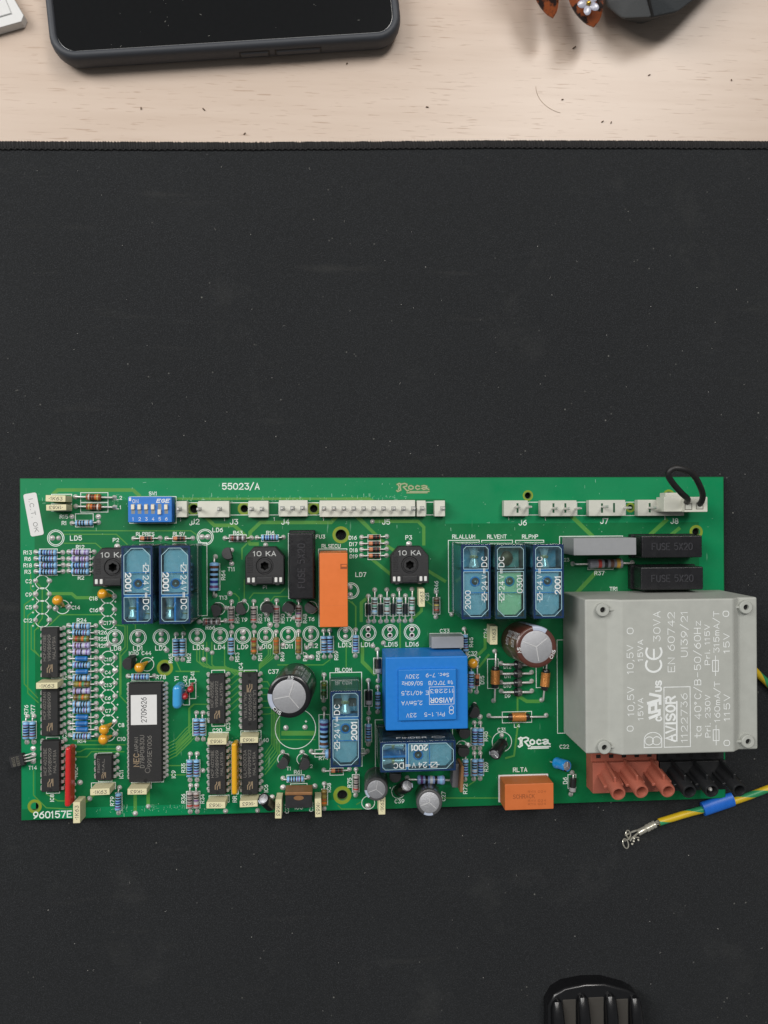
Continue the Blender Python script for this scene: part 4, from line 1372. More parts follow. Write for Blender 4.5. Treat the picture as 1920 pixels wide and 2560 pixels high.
# lint on the mat, crumbs on the desk
d = MB(); rnd = random.Random(11)
for i in range(170):
    x, y = rnd.uniform(-150, 162), rnd.uniform(-165, 190)
    if -142 < x < 142 and -70 < y < 68: continue
    a = rnd.uniform(0, 6.28); l = rnd.choice((.25, .25, .3, .4, .4, .9)); r = rnd.uniform(.04, .10) if l < .8 else .03
    pts = [(x + math.cos(a + t) * l * t, y + math.sin(a + t) * l * t, MAT_Z + .08) for t in (0, .5, 1.)]
    d.tube(pts, r, 'lint_white', 4)
tag(put('lint', d), 'tiny pale specks of lint and fibre scattered on the black mat', 'lint', kind='stuff')
d = MB()
for x, y, l in ((80, 243, 1.6), (76, 222, .8), (112, 233, .9), (92, 213, 1.0), (-13, 234, .7), (-25, 241, .8), (-54, 204.5, 1.0), (-70, 213, 1.2), (20, 217, 1.1), (96, 212.6, .8), (148, 232, .7), (-95, 213.5, .9)):
    a = rnd.uniform(0, 6.28)
    d.tube([(x, y, .25), (x + math.cos(a) * l, y + math.sin(a) * l, .3)], .22, 'crumb_brown', 5)
tag(put('crumbs', d), 'few tiny dark crumbs lying on the pale wooden desk', 'crumbs', kind='stuff')
d = MB()
d.tube([(64.5 + 14 * (1 - math.cos(t * 1.3)), 227 - 11 * math.sin(t * 1.3), .12) for t in [i / 12 for i in range(13)]], .06, 'hair_brown', 4)
tag(put('hair', d), 'thin brown curved hair lying on the pale wooden desk', 'hair')

# ------------------------------------------------------------------ circuit board
board = empty('circuit_board', (OX, OY, ZB))
tag(board, 'long green circuit board crowded with components, lying on the black mat', 'circuit board')
def holed_sheet(x0, y0, x1, y1, thick):
    """flat sheet with the mounting holes cut out"""
    cu_ = bpy.data.curves.new('sheet', 'CURVE'); cu_.dimensions = '2D'; cu_.fill_mode = 'BOTH'; cu_.extrude = thick / 2 * S
    outs = [[(x0, y0), (x1, y0), (x1, y1), (x0, y1)]]
    for x, y, r, R_ in HOLES:
        if x0 < x - r and x + r < x1 and y0 < y - r and y + r < y1:
            outs.append([(x + r * math.cos(t * math.pi / 12), y + r * math.sin(t * math.pi / 12)) for t in range(24)])
    for pts in outs:
        sp = cu_.splines.new('POLY'); sp.points.add(len(pts) - 1); sp.use_cyclic_u = True
        for q, w in zip(sp.points, pts): q.co = (w[0] * S, w[1] * S, 0, 1)
    tmp = bpy.data.objects.new('sheet_curve', cu_); COL.objects.link(tmp)
    bpy.context.view_layer.update()
    me = bpy.data.meshes.new_from_object(tmp.evaluated_get(bpy.context.evaluated_depsgraph_get()))
    bpy.data.objects.remove(tmp)
    return me
pm = holed_sheet(0, -131.6, 280, 0, 1.6)
pm.materials.clear(); pm.materials.append(MATS['solder_mask']); pm.materials.append(MATS['board_edge'])
for p in pm.polygons:
    p.material_index = 1 if abs(p.normal.z) < .5 else 0
put('board_plate', pm, board, (0, 0, -0.8))
for x0, y0, x1, y1 in ((.3, -8.6, 165, -.3), (165, -18.5, 279.7, -.3), (.3, -127.4, 5.4, -8.6), (269.5, -131.3, 279.7, -18.5), (14, -131.3, 132, -127.4)):
    q = holed_sheet(x0, y0, x1, y1, .004); q.materials.clear(); q.materials.append(MATS['masked_pour']); put('copper_pour', q, board, (0, 0, .005))
for i, (w, pts) in enumerate(TRACES):
    d = MB(); d.ribbon(pts, w, .012 + .002 * (i % 5), 'masked_copper' if w > 2 else 'masked_thin_copper'); put('copper_trace', d, board)
for x, y, r, R_ in HOLES:
    d = MB(); d.annulus(0, 0, r, R_, .026, 'hole_ring'); d.annulus(0, 0, r - .01, r + .25, .03, 'board_edge')
    put('mounting_hole_ring', d, board, (x, y, 0))
# white print
d = MB()
for i, (t, x, y, h, rot) in enumerate(TEXT):
    write(d, t, x, y, h * .86, max(.2, h * .15), .045, 'silk_white', rot)
for i, (x0, y0, x1, y1) in enumerate(RECTS):
    d.ribbon([(x0, y0), (x1, y0), (x1, y1), (x0, y1), (x0, y0)], .26, .036 + .003 * (i % 3), 'silk_white')
for i, (x, y, r) in enumerate(CIRCLES): d.annulus(x, y, r - .13, r + .13, .034, 'silk_white', 36)
put('white_print', d, board)
# maker's blackletter word: R o c a with a double rule beneath
def roca(mb, x0, y0, x1, y1, m, w, z):
    W_, H_ = x1 - x0, y1 - y0
    def P(*pts): return [(x0 + u / 10 * W_, y0 + v / 4 * H_) for u, v in pts]
    L_ = [P((.1, 3.5), (.7, 3.9), (1.4, 3.6), (2.4, 3.9), (3.1, 3.5), (3.0, 2.8), (2.0, 2.4)), P((1.2, 3.6), (1.0, 2.4), (1.2, 1.2), (.3, .6), (0, .9)), P((.5, 3.2), (.7, 2.4), (.5, 1.4)), P((2.0, 2.4), (2.7, 1.5), (3.2, .8), (3.6, 1.1)),
          P((4.0, 2.9), (3.6, 2.4), (3.7, 1.8), (4.3, 1.4), (5.0, 1.8), (5.0, 2.5), (4.4, 3.0), (4.0, 2.9)), P((6.9, 2.7), (6.3, 3.0), (5.8, 2.5), (5.8, 1.9), (6.3, 1.4), (7.0, 1.7)),
          P((7.7, 2.8), (8.4, 3.0), (9.2, 2.7), (9.2, 1.8), (9.8, 1.4)), P((9.2, 2.2), (8.2, 2.2), (7.7, 1.8), (8.2, 1.4), (9.2, 1.7))]
    for i, pl in enumerate(L_): mb.ribbon(pl, w, z + .003 * (i % 3), m)
    mb.ribbon(P((4.0, .55), (9.9, .55)), w * .8, z, m); mb.ribbon(P((3.1, .05), (9.3, .05)), w * .8, z, m)
d = MB(); roca(d, *ROCA[0], *ROCA[1], 'board_edge', .75, .02); roca(d, *ROCA[0], *ROCA[1], 'logo_copper', .42, .04); put('copper_logo', d, board)
d = MB(); roca(d, *ROCA[2], *ROCA[3], 'silk_white', .62, .045); put('printed_logo', d, board)
# flux and scratch marks left on the lacquer near the edges
d = MB(); rf = random.Random(21)
for k in range(330):
    z_ = rf.random()
    if z_ < .6: x, y = rf.uniform(8, 150), -8.2 + rf.gauss(0, .6) - (1.5 if rf.random() < .2 else 0)
    elif z_ < .8: x, y = rf.uniform(28, 75), -129.0 + rf.gauss(0, .8)
    else: x, y = rf.uniform(4, 276), rf.choice((rf.uniform(-7, -1), rf.uniform(-22, -17)))
    l = rf.choice((.15, .2, .3, .5, 1.2)); up = rf.random() < .7
    d.ribbon([(x, y), (x + rf.uniform(-.1, .1), y + l) if up else (x + l, y + rf.uniform(-.1, .1))], rf.uniform(.05, .14), .03 + .001 * (k % 9), 'flux_pale')
tag(put('flux_marks', d, board), kind='stuff')

# solder joints -------------------------------------------------------
def joint_mesh():
    d = MB(); d.lathe([(1.05, .0), (1.02, .09), (.72, .32), (.45, .62), (.26, .80), (.1, .86)], 'solder', 12); return d.mesh('solder_joint', 60)
JOINT = joint_mesh()
ALLPADS = []
rnd = random.Random(3)
def joint(x, y, parent=board, name='solder_joint', k=1.0):
    o = put(name, JOINT, parent, (x, y, 0)); s_ = k * rnd.uniform(.9, 1.12); o.scale = (s_ * rnd.uniform(.93, 1.07), s_, rnd.uniform(.7, 1.2)); ALLPADS.append((x, y)); return o
for x, y in PADS: joint(x, y)
def open_pad():
    d = MB(); d.lathe([(1.1, 0), (1.05, .1), (.75, .16), (.62, .06)], 'solder', 14, caps=False); d.add([(0.62 * math.cos(i), .62 * math.sin(i), .05) for i in [k * math.pi / 6 for k in range(12)]], [list(range(12))], 'hole_dark'); return d.mesh('open_pad')
OPEN = open_pad()
for x, y in OPENPADS: put('open_pad', OPEN, board, (x, y, 0))

# axial parts ---------------------------------------------------------
BL = '7fb0d8'; LIL = 'b3a7c6'
def body_mat(tag_, hexc): return mat('body_' + tag_, hexc, .35, var=.08, coat=.3) and 'body_' + tag_
def band(hexc): return mat('band_' + hexc, hexc, .4, coat=.3) and 'band_' + hexc
K_, P_, N_, R_c, G_, O_, Y_, W_c = '18191c', '6d4a86', '5a3a2c', 'a5332a', '2f8a66', 'c86a28', 'c8b860', 'b9bcc0'
KINDS = {   # body length, radius, bone?, colour, list of band sets, silver wire pitch shortening
 'blue': (6.6, 1.15, 1, BL, [(K_, K_, K_, P_, N_), (N_, K_, K_, W_c, N_), (K_, '2b3a8a', K_, P_, N_), (N_, K_, '2b3a8a', K_, P_)]),
 'lilac': (6.6, 1.15, 1, 'a9a8cf', [(P_, W_c, K_, P_, N_), (N_, '8a7fb0', K_, W_c, P_)]),
 'jump': (4.6, 1.0, 1, '2577bd', [('1d5f9f',)]),
 'olive': (6.0, 1.15, 1, '73682f', [(N_, G_, O_, '8d8a3a'), (R_c, '4b4a22', O_, G_)]),
 'tan': (6.4, 1.15, 1, '7e6a34', [(O_, 'a0522a', '8a7a3a', '5d4a22'), (O_, N_, '9a8a45', R_c)]),
 'green': (5.4, 1.1, 1, '44602f', [('6d6a2c', '23481f', G_, '20391b')]),
 'dark': (6.4, 1.15, 1, '6a5f5f', [(W_c, K_, W_c, K_, '7a2a25')]),
 'grey': (6.4, 1.15, 1, 'a39a97', [(N_, K_, P_, W_c, '9a3a30'), (K_, '77706c', K_, '77706c', R_c)]),
 'teal': (6.6, 1.15, 1, 'a9c0c2', [(N_, K_, G_, W_c, N_), (K_, N_, G_, K_, BL)]),
 'ink': (4.2, .95, 0, '1f2f38', [('0f181d',)]),
 'glass': (4.4, .85, 0, 'a04a2c', [('c07a52', '1a1210', '1a1210')]),
 'multi': (6.2, 1.15, 1, '6f6557', [(N_, K_, Y_, '8b7f6c', R_c)]),
 'choke': (5.6, 1.3, 1, '8a4a25', [('cfcac2', K_, '2c1a12', O_, 'b9a25a')]),
 'big': (11.0, 1.85, 1, '7fb0dc', [(N_, K_, K_, '27347e', '5a3a6c')]),
 'bigdk': (11.0, 1.75, 1, '7c93bd', [('5a3a6c', K_, W_c, K_, BL)]),
 'power': (14.0, 2.0, 1, '77777f', [('b98f3a', N_, K_, R_c, '77777f')]),
 'black': (5.6, 1.35, 0, '1b1b1c', [('1b1b1c', '1b1b1c', '9a9a9a')]),
}
NAMES = {'glass': 'diode', 'ink': 'diode', 'black': 'diode', 'round': 'diode', 'choke': 'choke', 'coil': 'coil', 'jump': 'resistor'}
def axial_body(kind, var):
    L_, r, bone, col, sets = KINDS[kind]; bands = sets[var % len(sets)]
    d = MB(); bm_ = body_mat(kind, col); h = L_ / 2
    if bone: prof = [(r * .35, -h - .1), (r * .75, -h + .05), (r, -h + .35), (r * 1.04, -h + .8), (r * 1.0, -h + 1.35), (r * .9, -h + 1.6)]
    else: prof = [(r * .4, -h), (r * .9, -h + .02), (r, -h + .15)]
    end = prof[::-1]
    inner = []
    n = len(bands); a, b = (-h + (.75 if bone else .2)), (h - (.75 if bone else .2))
    prof = [q for q in prof if q[1] < a - .01]; end = [(q[0], -q[1]) for q in prof[::-1]]
    rr = lambda z: r * (1.03 if abs(z) > h - 1.5 else .9) if bone else r
    step = (b - a) / n
    for i, c in enumerate(bands):
        z = a + step * i; w = step * .56
        if n <= 3: w = step * .9
        inner += [(rr(z), z), (rr(z + step / 2 - w / 2), z + step / 2 - w / 2, band(c)), (rr(z + step / 2 + w / 2), z + step / 2 + w / 2)]
    inner.append((rr(b), b))
    d.lathe([(q[0], q[1], bm_) for q in prof] + inner + end, bm_, 14, RX)
    return d.mesh('axial_body', 50)
def lead_mesh(L_, half, z, wr):
    """one bent wire end with its solder joint; runs towards +X"""
    d = MB()
    d.tube([(half - .3, 0, z), (L_ / 2 - .7, 0, z), (L_ / 2 - .25, 0, z * .85), (L_ / 2 - .05, 0, z * .45), (L_ / 2, 0, .1)], wr, 'tinned_wire', 7)
    d.lathe([(1.0, .0), (.97, .1), (.66, .36), (.45, .66), (.3, .8), (.1, .84)], 'solder', 11, Matrix.Translation((L_ / 2, 0, 0)))
    return d.mesh('lead', 55)
for i, (kind, x0, y0, x1, y1) in enumerate(AXIAL):
    L_ = math.hypot(x1 - x0, y1 - y0); ang = math.atan2(y1 - y0, x1 - x0); mid = ((x0 + x1) / 2, (y0 + y1) / 2)
    Lr = round(L_ * 2) / 2
    if kind == 'round':
        def mk():
            d = MB(); d.lathe([(.6, -1.7), (1.2, -1.6), (1.6, -1.1), (1.75, -.3, 'can_grey'), (1.75, .5, 'can_grey'), (1.6, 1.1, 'can_grey'), (1.2, 1.6), (.6, 1.7)], 'can_black', 18, RX); return d.mesh('diode')
        me = cached('round', mk); z = 2.2; half = 1.8; wr = .5
    elif kind == 'coil':
        def mk():
            d = MB(); d.lathe([(.7, -4.3), (1.25, -4.2), (1.45, -3.9), (1.45, -2.7), (1.45, 2.7), (1.45, 3.9), (1.25, 4.2), (.7, 4.3)], 'ferrite', 16, RX); return d.mesh('coil_core')
        me = cached('coil', mk); z = 2.2; half = 4.1; wr = .38
    else:
        var = (i * 7 + int(x0)) % 4
        me = cached((kind, var), lambda: axial_body(kind, var)); z = KINDS[kind][1] + .25; half = KINDS[kind][0] / 2; wr = .3
        if kind in ('big', 'bigdk', 'power', 'black', 'choke'): wr = .4
        if kind in('big','power'): z += .8
    o = put(NAMES.get(kind, 'resistor'), me, board, (mid[0] + rnd.uniform(-.12, .12), mid[1] + rnd.uniform(-.12, .12), z), (0, 0, ang + R2(rnd.uniform(-1.6, 1.6))))
    flip = 0 if kind in ('coil', 'round') else (i % 3 == 1)
    if flip and kind not in ('glass', 'black'): o.rotation_euler[2] += math.pi
    lm = cached(('lead', Lr, half, z, wr), lambda: lead_mesh(Lr, half, z, wr))
    for k in (0, 1):
        q = put('lead', lm, o, (0, 0, -z), (0, 0, math.pi * k)); q.scale[0] = L_ / Lr
    ALLPADS.append((x0, y0)); ALLPADS.append((x1, y1))
    if kind == 'coil':
        def wk():
            d = MB(); pts = []
            for t in range(13 * 12 + 1):
                a = t / 12 * 2 * math.pi; pts.append((-2.75 + 5.5 * t / (13 * 12), 1.66 * math.cos(a), 1.66 * math.sin(a)))
            d.tube(pts, .235, 'copper_wire', 6); return d.mesh('winding', 80)
        put('winding', cached('winding', wk), o)
    if kind == 'round':
        def rk():
            d = MB()
            for p in strokes('21', .6, 0, 1.3, 90): d.ribbon(p, .22, 2.08, 'film_ink', lambda x, y, z: (x, y, math.sqrt(max(.01, 1.78 ** 2 - y * y))))
            return d.mesh('marking')
        put('marking', cached('roundmark', rk), o)

# dual-in-line chips --------------------------------------------------
IC_TEXT = {'IC1': ['HCF4021BE', 'W990B9909', 'MALAYSIA'], 'IC2': ['HCF4021AN', 'W990B9909', ''], 'IC8': ['HCF4021BE', 'W990B9909', 'MALAYSIA'], 'IC11': ['93A077', 'MAL', ''], 'IC3': ['HCF4555BE', 'W990A9922', 'MALAYSIA'],
           'IC4': ['ULN2803A', 'W990G9918', 'MALAYSIA'], 'IC7': ['HCF4021BE', 'W990B9909', 'MALAYSIA'], 'IC6': ['ULN2003A', 'W991D9922', 'MALAYSIA']}
def pin_mesh(w):
    d = MB()
    d.box(-w, 0, 2.0, w, .55, 2.25, 'tinned_wire')
    d.add([(-w, .55, 2.25), (w, .55, 2.25), (w, .98, 1.9), (-w, .98, 1.9)], [(0, 1, 2, 3)], 'tinned_wire')
    d.box(-w, .75, .9, w, 1.0, 1.92, 'tinned_wire'); d.box(-w * .5, .78, 0, w * .5, .98, .9, 'tinned_wire')
    d.lathe([(.85, 0), (.8, .1), (.5, .4), (.32, .7), (.1, .74)], 'solder', 10, Matrix.Translation((0, .9, 0)))
    return d.mesh('pin', 40)
for nm, cx, cy, w, l, n in CHIPS:
    big = n > 12
    h = 3.9; W2, L2 = w / 2, l / 2
    d = MB()
    d.rbox(-W2 + .12, -L2 + .1, .6, W2 - .12, L2 - .1, h, 'chip_black', .22, 1)
    d.rbox(-W2, -L2, 1.7, W2, L2, 2.4, 'chip_black', .12, 1)
    o = put('chip', d, board, (cx, cy, 0))
    up = nm == 'IC4'
    sgn = 1 if up else -1
    d = MB(); d.lathe([(.72, 0), (.72, .02)], 'hole_dark', 14, Matrix.Translation((0, sgn * (L2 - .75), h)))
    if big: d.annulus(.8, -L2 + 4.6, .85, 1.0, h + .015, 'chip_ink', 20)
    if up:
        for yy in (L2 - 3.2, -L2 + 2.6): d.lathe([(.65, 0), (.65, .025)], 'hole_dark', 14, Matrix.Translation((0, yy, h)))
    put('notch', d, o)
    pitch = 1.778 if big else 2.54
    pm_ = cached(('pin', big), lambda: pin_mesh(.42 if big else .62))
    for k in range(n):
        yy = (k - (n - 1) / 2) * pitch
        for sx in (1, -1):
            put('pin', pm_, o, (sx * (W2 - .1), yy, 0), (0, 0, -sx * math.pi / 2)); ALLPADS.append((cx + sx * (W2 + .8), cy + yy))
    d = MB()
    if big:
        write(d, 'NEC', -3.4, -10.4, 1.9, .34, h + .02, 'chip_logo', 90); write(d, 'JAPAN', -3.4, -4.6, 1.3, .16, h + .02, 'chip_ink', 90)
        write(d, 'D78P0830U', -1.2, -7.2, 1.5, .17, h + .02, 'chip_ink', 90); write(d, '9915EY006', 1.6, -7.2, 1.5, .17, h + .02, 'chip_ink', 90)
    else:
        rows = IC_TEXT[nm]; rot = -90 if up else 90
        sp = l * (.52 if n > 4 else .55)
        oy = (l * .1 if not up else -l * .06)
        for r_, t in enumerate(rows):
            if t: write(d, t, (-1.9 + 1.75 * r_) * (-1 if up else 1), oy, 1.05 if n > 4 else .8, .13, h + .02, 'chip_ink', rot, sp * (1 if r_ < 2 else .85))
        ly = (L2 - 5.6) if up else -L2 + 3.4
        if n <= 4: ly = -L2 + 2.0
        kk = -1 if up else 1
        s_ = .75 if n <= 4 else 1.0
        for pl in ([(-.9, -1.2), (-.9, .2), (-.3, .9), (-.3, 1.5)], [(-.1, -1.3), (-.1, -.2), (.45, .5), (.45, 1.5)], [(.9, -.9), (.9, 1.6)]):
            d.ribbon([(kk * x * s_, ly + kk * y * s_) for x, y in pl], .36 * s_, h + .02, 'chip_logo')
    put('marking', d, o)
    if big:
        x0, y0, x1, y1, hh = ICSTICK
        d = MB(); cxs, cys = (x0 + x1) / 2 - cx, (y0 + y1) / 2 - cy; sw, sh = (x1 - x0) / 2, (y1 - y0) / 2
        d.rbox(cxs - sw, cys - sh, h + .01, cxs + sw, cys + sh, h + .1, 'paper_white', .03, 1)
        write(d, '2709626', cxs, cys, 1.9, .24, h + .12, 'ink_dark', 90, sh * 1.65)
        tag(put('sticker', d, o), 'white paper sticker printed 2709626')

# film capacitors -------------------------------------------------------
for i, (cx, cy, l, w, h, rot) in enumerate(FILM):
    d = MB(); d.rbox(-l / 2, -w / 2, .25, l / 2, w / 2, h, 'film_cream', .18, 2)
    o = put('film_capacitor', d, board, (cx, cy, 0), (R2(rnd.uniform(-1.5, 1.5)), R2(rnd.uniform(-1.5, 1.5)), R2(rot + rnd.uniform(-1.5, 1.5))))
    d = MB(); write(d, '*1K63', 0, -.05, min(1.25, w * .5), .2, h + .02, 'film_ink', 0, l * .66, slant=.08)
    put('marking', d, o)
    d = MB()
    for s_ in (-1, 1): d.box(s_ * 2.5 - .25, -.2, -.2, s_ * 2.5 + .25, .2, .4, 'tinned_wire')
    put('lead', d, o)
for cx, cy, l, w, h in GREYCAP:
    d = MB(); d.rbox(-l / 2, -w / 2, .2, l / 2, w / 2, h, 'grey_cap', .22, 2); o = put('box_capacitor', d, board, (cx, cy, 0))
    d = MB()
    for s_ in (-1, 1): d.box(s_ * l * .42 - .3, -.3, -.3, s_ * l * .42 + .3, .3, .3, 'tinned_wire')
    put('lead', d, o)

# relays in clear blue cases -------------------------------------------
def relay(kind, x0, y0, x1, y1, H_):
    cx, cy = (x0 + x1) / 2, (y0 + y1) / 2; w, h = x1 - x0, y1 - y0
    Lu, Wv = max(w, h), min(w, h)
    ang = {'left': -90, 'flat': 180}.get(kind, 90)
    green = kind == 'vent'
    a, b = Lu / 2, Wv / 2
    d = MB(); d.rbox(-a, -b, .6, a, b, H_, 'relay_clear_green' if green else 'relay_clear', .35, 2)
    o = put('relay', d, board, (cx, cy, 0), (0, 0, R2(ang)))
    rim = 'relay_rim_teal' if green else 'relay_rim'
    d = MB()
    t, dz = .7, 1.1
    z0, z1 = H_ - dz - .05, H_ + .02
    i_, j_ = a - .2, b - .2
    d.box(-i_, -j_, z0, i_, -j_ + t, z1, rim); d.box(-i_, j_ - t, z0, i_, j_, z1, rim)
    d.box(-i_, -j_ + t, z0, -i_ + t, j_ - t, z1, rim); d.box(i_ - t, -j_ + t, z0, i_, j_ - t, z1, rim)
    for sx, sy in ((1, 1), (1, -1), (-1, 1), (-1, -1)):
        d.box(sx * (i_ - .25) - .25, sy * (j_ - .25) - .25, 1, sx * (i_ - .25) + .25, sy * (j_ - .25) + .25, z0, rim)
    put('case_rim', d, o)
    d = MB(); d.rbox(-a + .3, -b + .3, .1, a - .3, b - .3, 2.6, 'relay_base', .2, 1); put('base', d, o)
    # magnet: yoke, winding, armature plate
    d = MB(); d.rbox(-a + 1.2, -b + 1.6, 2.7, -a + 16.5, b - 1.6, 5, 'relay_steel', .2, 1); d.lathe([(4.1, 5), (4.1, 17.5)], 'relay_copper', 20, Matrix.Translation((-a + 8.5, 0, 0))); d.rbox(-a + 1.6, -b + 2.2, 17.6, -a + 15.5, b - 2.2, 19, 'relay_steel', .2, 1)
    d.rbox(-a + .9, -b + .9, 2.7, -a + 17.3, b - .9, H_ - 4.2, 'relay_fill', .3, 1)  # pale fill block, added so the gaps round the plate look brighter
    put('coil', d, o)
    d = MB(); pe = -a + 1.3; c = 2.3
    d.prism([(pe + c, -b + 1.4), (-a + 17.2, -b + 1.4), (-a + 17.2, b - 1.4), (pe + c, b - 1.4), (pe, b - 1.4 - c), (pe, -b + 1.4 + c)], H_ - 2.6, H_ - 1.9, 'relay_plate_green' if green else 'relay_plate', .15, 1)
    put('armature_plate', d, o)
    d = MB(); u = -a + 13.8; d.lathe([(1.9, 0), (1.9, .35), (1.5, .4), (1.35, .1), (.0, .1)], 'relay_bar', 24, Matrix.Translation((u, .0, H_ - 1.9)), caps=False)
    d.lathe([(1.33, .12), (1.33, .16)], 'relay_copper', 20, Matrix.Translation((u, 0, H_ - 1.9))); d.lathe([(.35, .17), (.3, .5)], 'contact_silver', 10, Matrix.Translation((u, 0, H_ - 1.9)))
    put('test_button', d, o)
    d = MB(); ub = -a + 17.6
    d.box(ub, -b + .5, H_ - 5, ub + .8, b - .5, H_ - .3, 'relay_bar' if not green else 'relay_rim_teal')
    if kind in ('left', 'flat'): d.box(ub + .8, -.35, H_ - 7, a - .5, .35, H_ - .4, 'relay_bar')
    d.box(-a + 9.6, -b + .6, H_ - .5, -a + 9.9, b - .6, H_ - .25, 'relay_bar')
    put('partition', d, o)
    d = MB(); d.rbox(ub + .9, -b + .9, 3, a - .9, b - .9, H_ - 7.2, 'relay_fill', .3, 1)  # raised pale fill, added to brighten the contact chamber
    def spool(u0, u1, v, r):
        n_ = (u0 + u1) / 2; q = (u1 - u0)
        M_ = Matrix.Translation((u0, v, H_ - 4.6)) @ RX
        d.lathe([(r, 0), (r, q * .08), (r * .95, q * .1), (r * .55, q * .42), (r * .8, q * .45, 'contact_gold'), (r * .8, q * .55, 'contact_gold'), (r * .55, q * .58), (r * .95, q * .9), (r, q * .92), (r, q)], 'contact_silver', 18, M_)
    if kind == 'left': spool(ub + 1.4, a - 1.6, -2.7, 1.7); spool(ub + 5.2, a - 1.4, 2.9, 1.6)
    elif kind == 'flat': spool(ub + 1.4, a - 1.4, 2.8, 1.6); spool(ub + 1.4, a - 1.4, -2.8, 1.6)
    elif kind == 'vent': d.sphere((ub + 4.5, 0, H_ - 6), 2.4, 'relay_copper', 12, 8, (1.2, 1, .5))
    elif kind == 'com': d.rbox(ub + 3, -4.2, H_ - 9, ub + 6, 4.2, H_ - 6.5, 'relay_copper', .3, 1); spool(ub + 1.2, a - 1.4, 0.0, 2.0)
    else: spool(ub + 1.2, a - 1.2, -.1 if kind == 'allum' else .4, 2.0)
    put('contacts', d, o)
    # edge highlights of the lid recess painted as pale lines, plus scratches
    d = MB(); e0, e1, g = -a + 1.0, a - 1.0, b - 1.0
    d.ribbon([(e0 + 2.6, -g), (ub - .1, -g), (ub - .1, g), (e0 + 2.6, g), (e0, g - 2.6), (e0, -g + 2.6), (e0 + 2.6, -g)], .16, H_ + .012, 'lid_glint_scratch')
    d.ribbon([(ub + .9, -g), (e1 - 1.0, -g), (e1, -g + 1.0), (e1, g - 1.0), (e1 - 1.0, g), (ub + .9, g), (ub + .9, -g)], .14, H_ + .014, 'lid_glint_scratch')
    for k in range(5):
        sx_, sy_ = rnd.uniform(-a + 2, a - 3), rnd.uniform(-b + 1.5, b - 1.5); t_ = rnd.uniform(0, 3.1); l_ = rnd.uniform(.6, 2.4)
        d.ribbon([(sx_, sy_), (sx_ + l_ * math.cos(t_), max(-b + .5, min(b - .5, sy_ + l_ * math.sin(t_))))], .05, H_ + .016 + .002 * k, 'lid_glint_scratch')
    put('lid_glint_scratch', d, o)
    # printed marking on the lid
    d = MB(); z = H_ + .06
    date = {'allum': '2000', 'vent': '0301'}.get(kind, '2001')
    side = -1 if kind == 'allum' else 1
    v = side * (b - 2.5)
    u0 = -a + 8.2
    for pl in ([(u0 - 1.1, v - .9), (u0 + 1.1, v - .9), (u0 + 1.1, v + .9), (u0 - 1.1, v + .9), (u0 - 1.1, v - .9)], [(u0 - 1.1, v - .9), (u0 + 1.1, v + .9)], [(u0 - 1.9, v), (u0 - 1.1, v)], [(u0 + 1.1, v), (u0 + 1.9, v)]): d.ribbon(pl, .22, z + rnd.uniform(0, .01), 'print_white')
    write(d, '24', u0 + 4.2, v, 1.9, .26, z, 'print_white', 0, 3.0); write(d, 'V', u0 + 7.4, v, 1.7, .22, z, 'print_white', 0)
    write(d, '=', u0 + 9.6, v, 2.0, .24, z, 'print_white', 0, 1.8); write(d, 'DC', u0 + 13.0, v, 1.9, .28, z, 'print_white', 0, 3.6)
    bold = kind in ('left', 'com', 'flat', 'pump')
    du = {'left': -a + 13.2, 'com': -a + 13.4, 'flat': -a + 13.6, 'allum': -a + 7.2, 'vent': -a + 13, 'pump': -a + 12.5}[kind]
    write(d, date, du, -side * (b - 2.5), 1.9, .42 if bold else .26, z, 'print_white', 0, 6.6 if kind != 'flat' else 6.0)
    put('marking', d, o)
    if kind == 'flat':
        d = MB(); fn = lambda x, y, z_: (x, -b - .03 - z_, y)
        write(d, 'FINDER', 2, 20.5, 1.6, .3, 0, 'print_white', 180, 11, fn); d.ribbon([(-8 + q[0], 20.5 + q[1]) for q in arc(0, 0, 2.4, 1.0, 0, 360, 20)], .22, 0, 'print_white', fn)
        put('side_marking', d, o)
for r_ in RELAYS: relay(*r_)

# orange relays -----------------------------------------------------------
for x0, y0, x1, y1, h, k in ORANGE:
    cx, cy = (x0 + x1) / 2, (y0 + y1) / 2; a, b = (x1 - x0) / 2, (y1 - y0) / 2
    d = MB(); d.rbox(-a, -b, .4, a, b, h, 'orange_plastic' if k == 'tall' else 'orange_dull', .35, 2); o = put('orange_relay', d, board, (cx, cy, 0))
    d = MB()
    if k == 'tall':
        d.box(a - 2.7, b - 6.0, h - .02, a - .25, b - 4.1, h + .02, 'orange_ink'); d.rbox(a - 2.3, b - 5.2, h, a - .3, b - 4.4, h + .18, 'orange_plastic', .08, 1)
        d.ribbon([(-a + .4, -b + 8), (a - .3, -b + 8)], .06, h + .015, 'orange_dull'); put('vent_tab', d, o)
        d = MB(); d.rbox(-a - .3, -b - .2, 0, a + .3, b + .2, .8, 'film_ink', .1, 1); put('base', d, o)
    else:
        write(d, 'SCHRACK', -2.2, 0.2, 1.5, .2, h + .02, 'orange_ink', 0, 8.4)
        for yy in (1.9, -1.6, -2.9): write(d, 'RYII 024', 3.0, yy, .8, .1, h + .02, 'orange_ink', 0, 7)
        put('marking', d, o)
        d = MB(); d.rbox(-a - .5, -b - .3, 0, a + .5, b + .4, .7, 'paper_white', .1, 1); put('base', d, o)

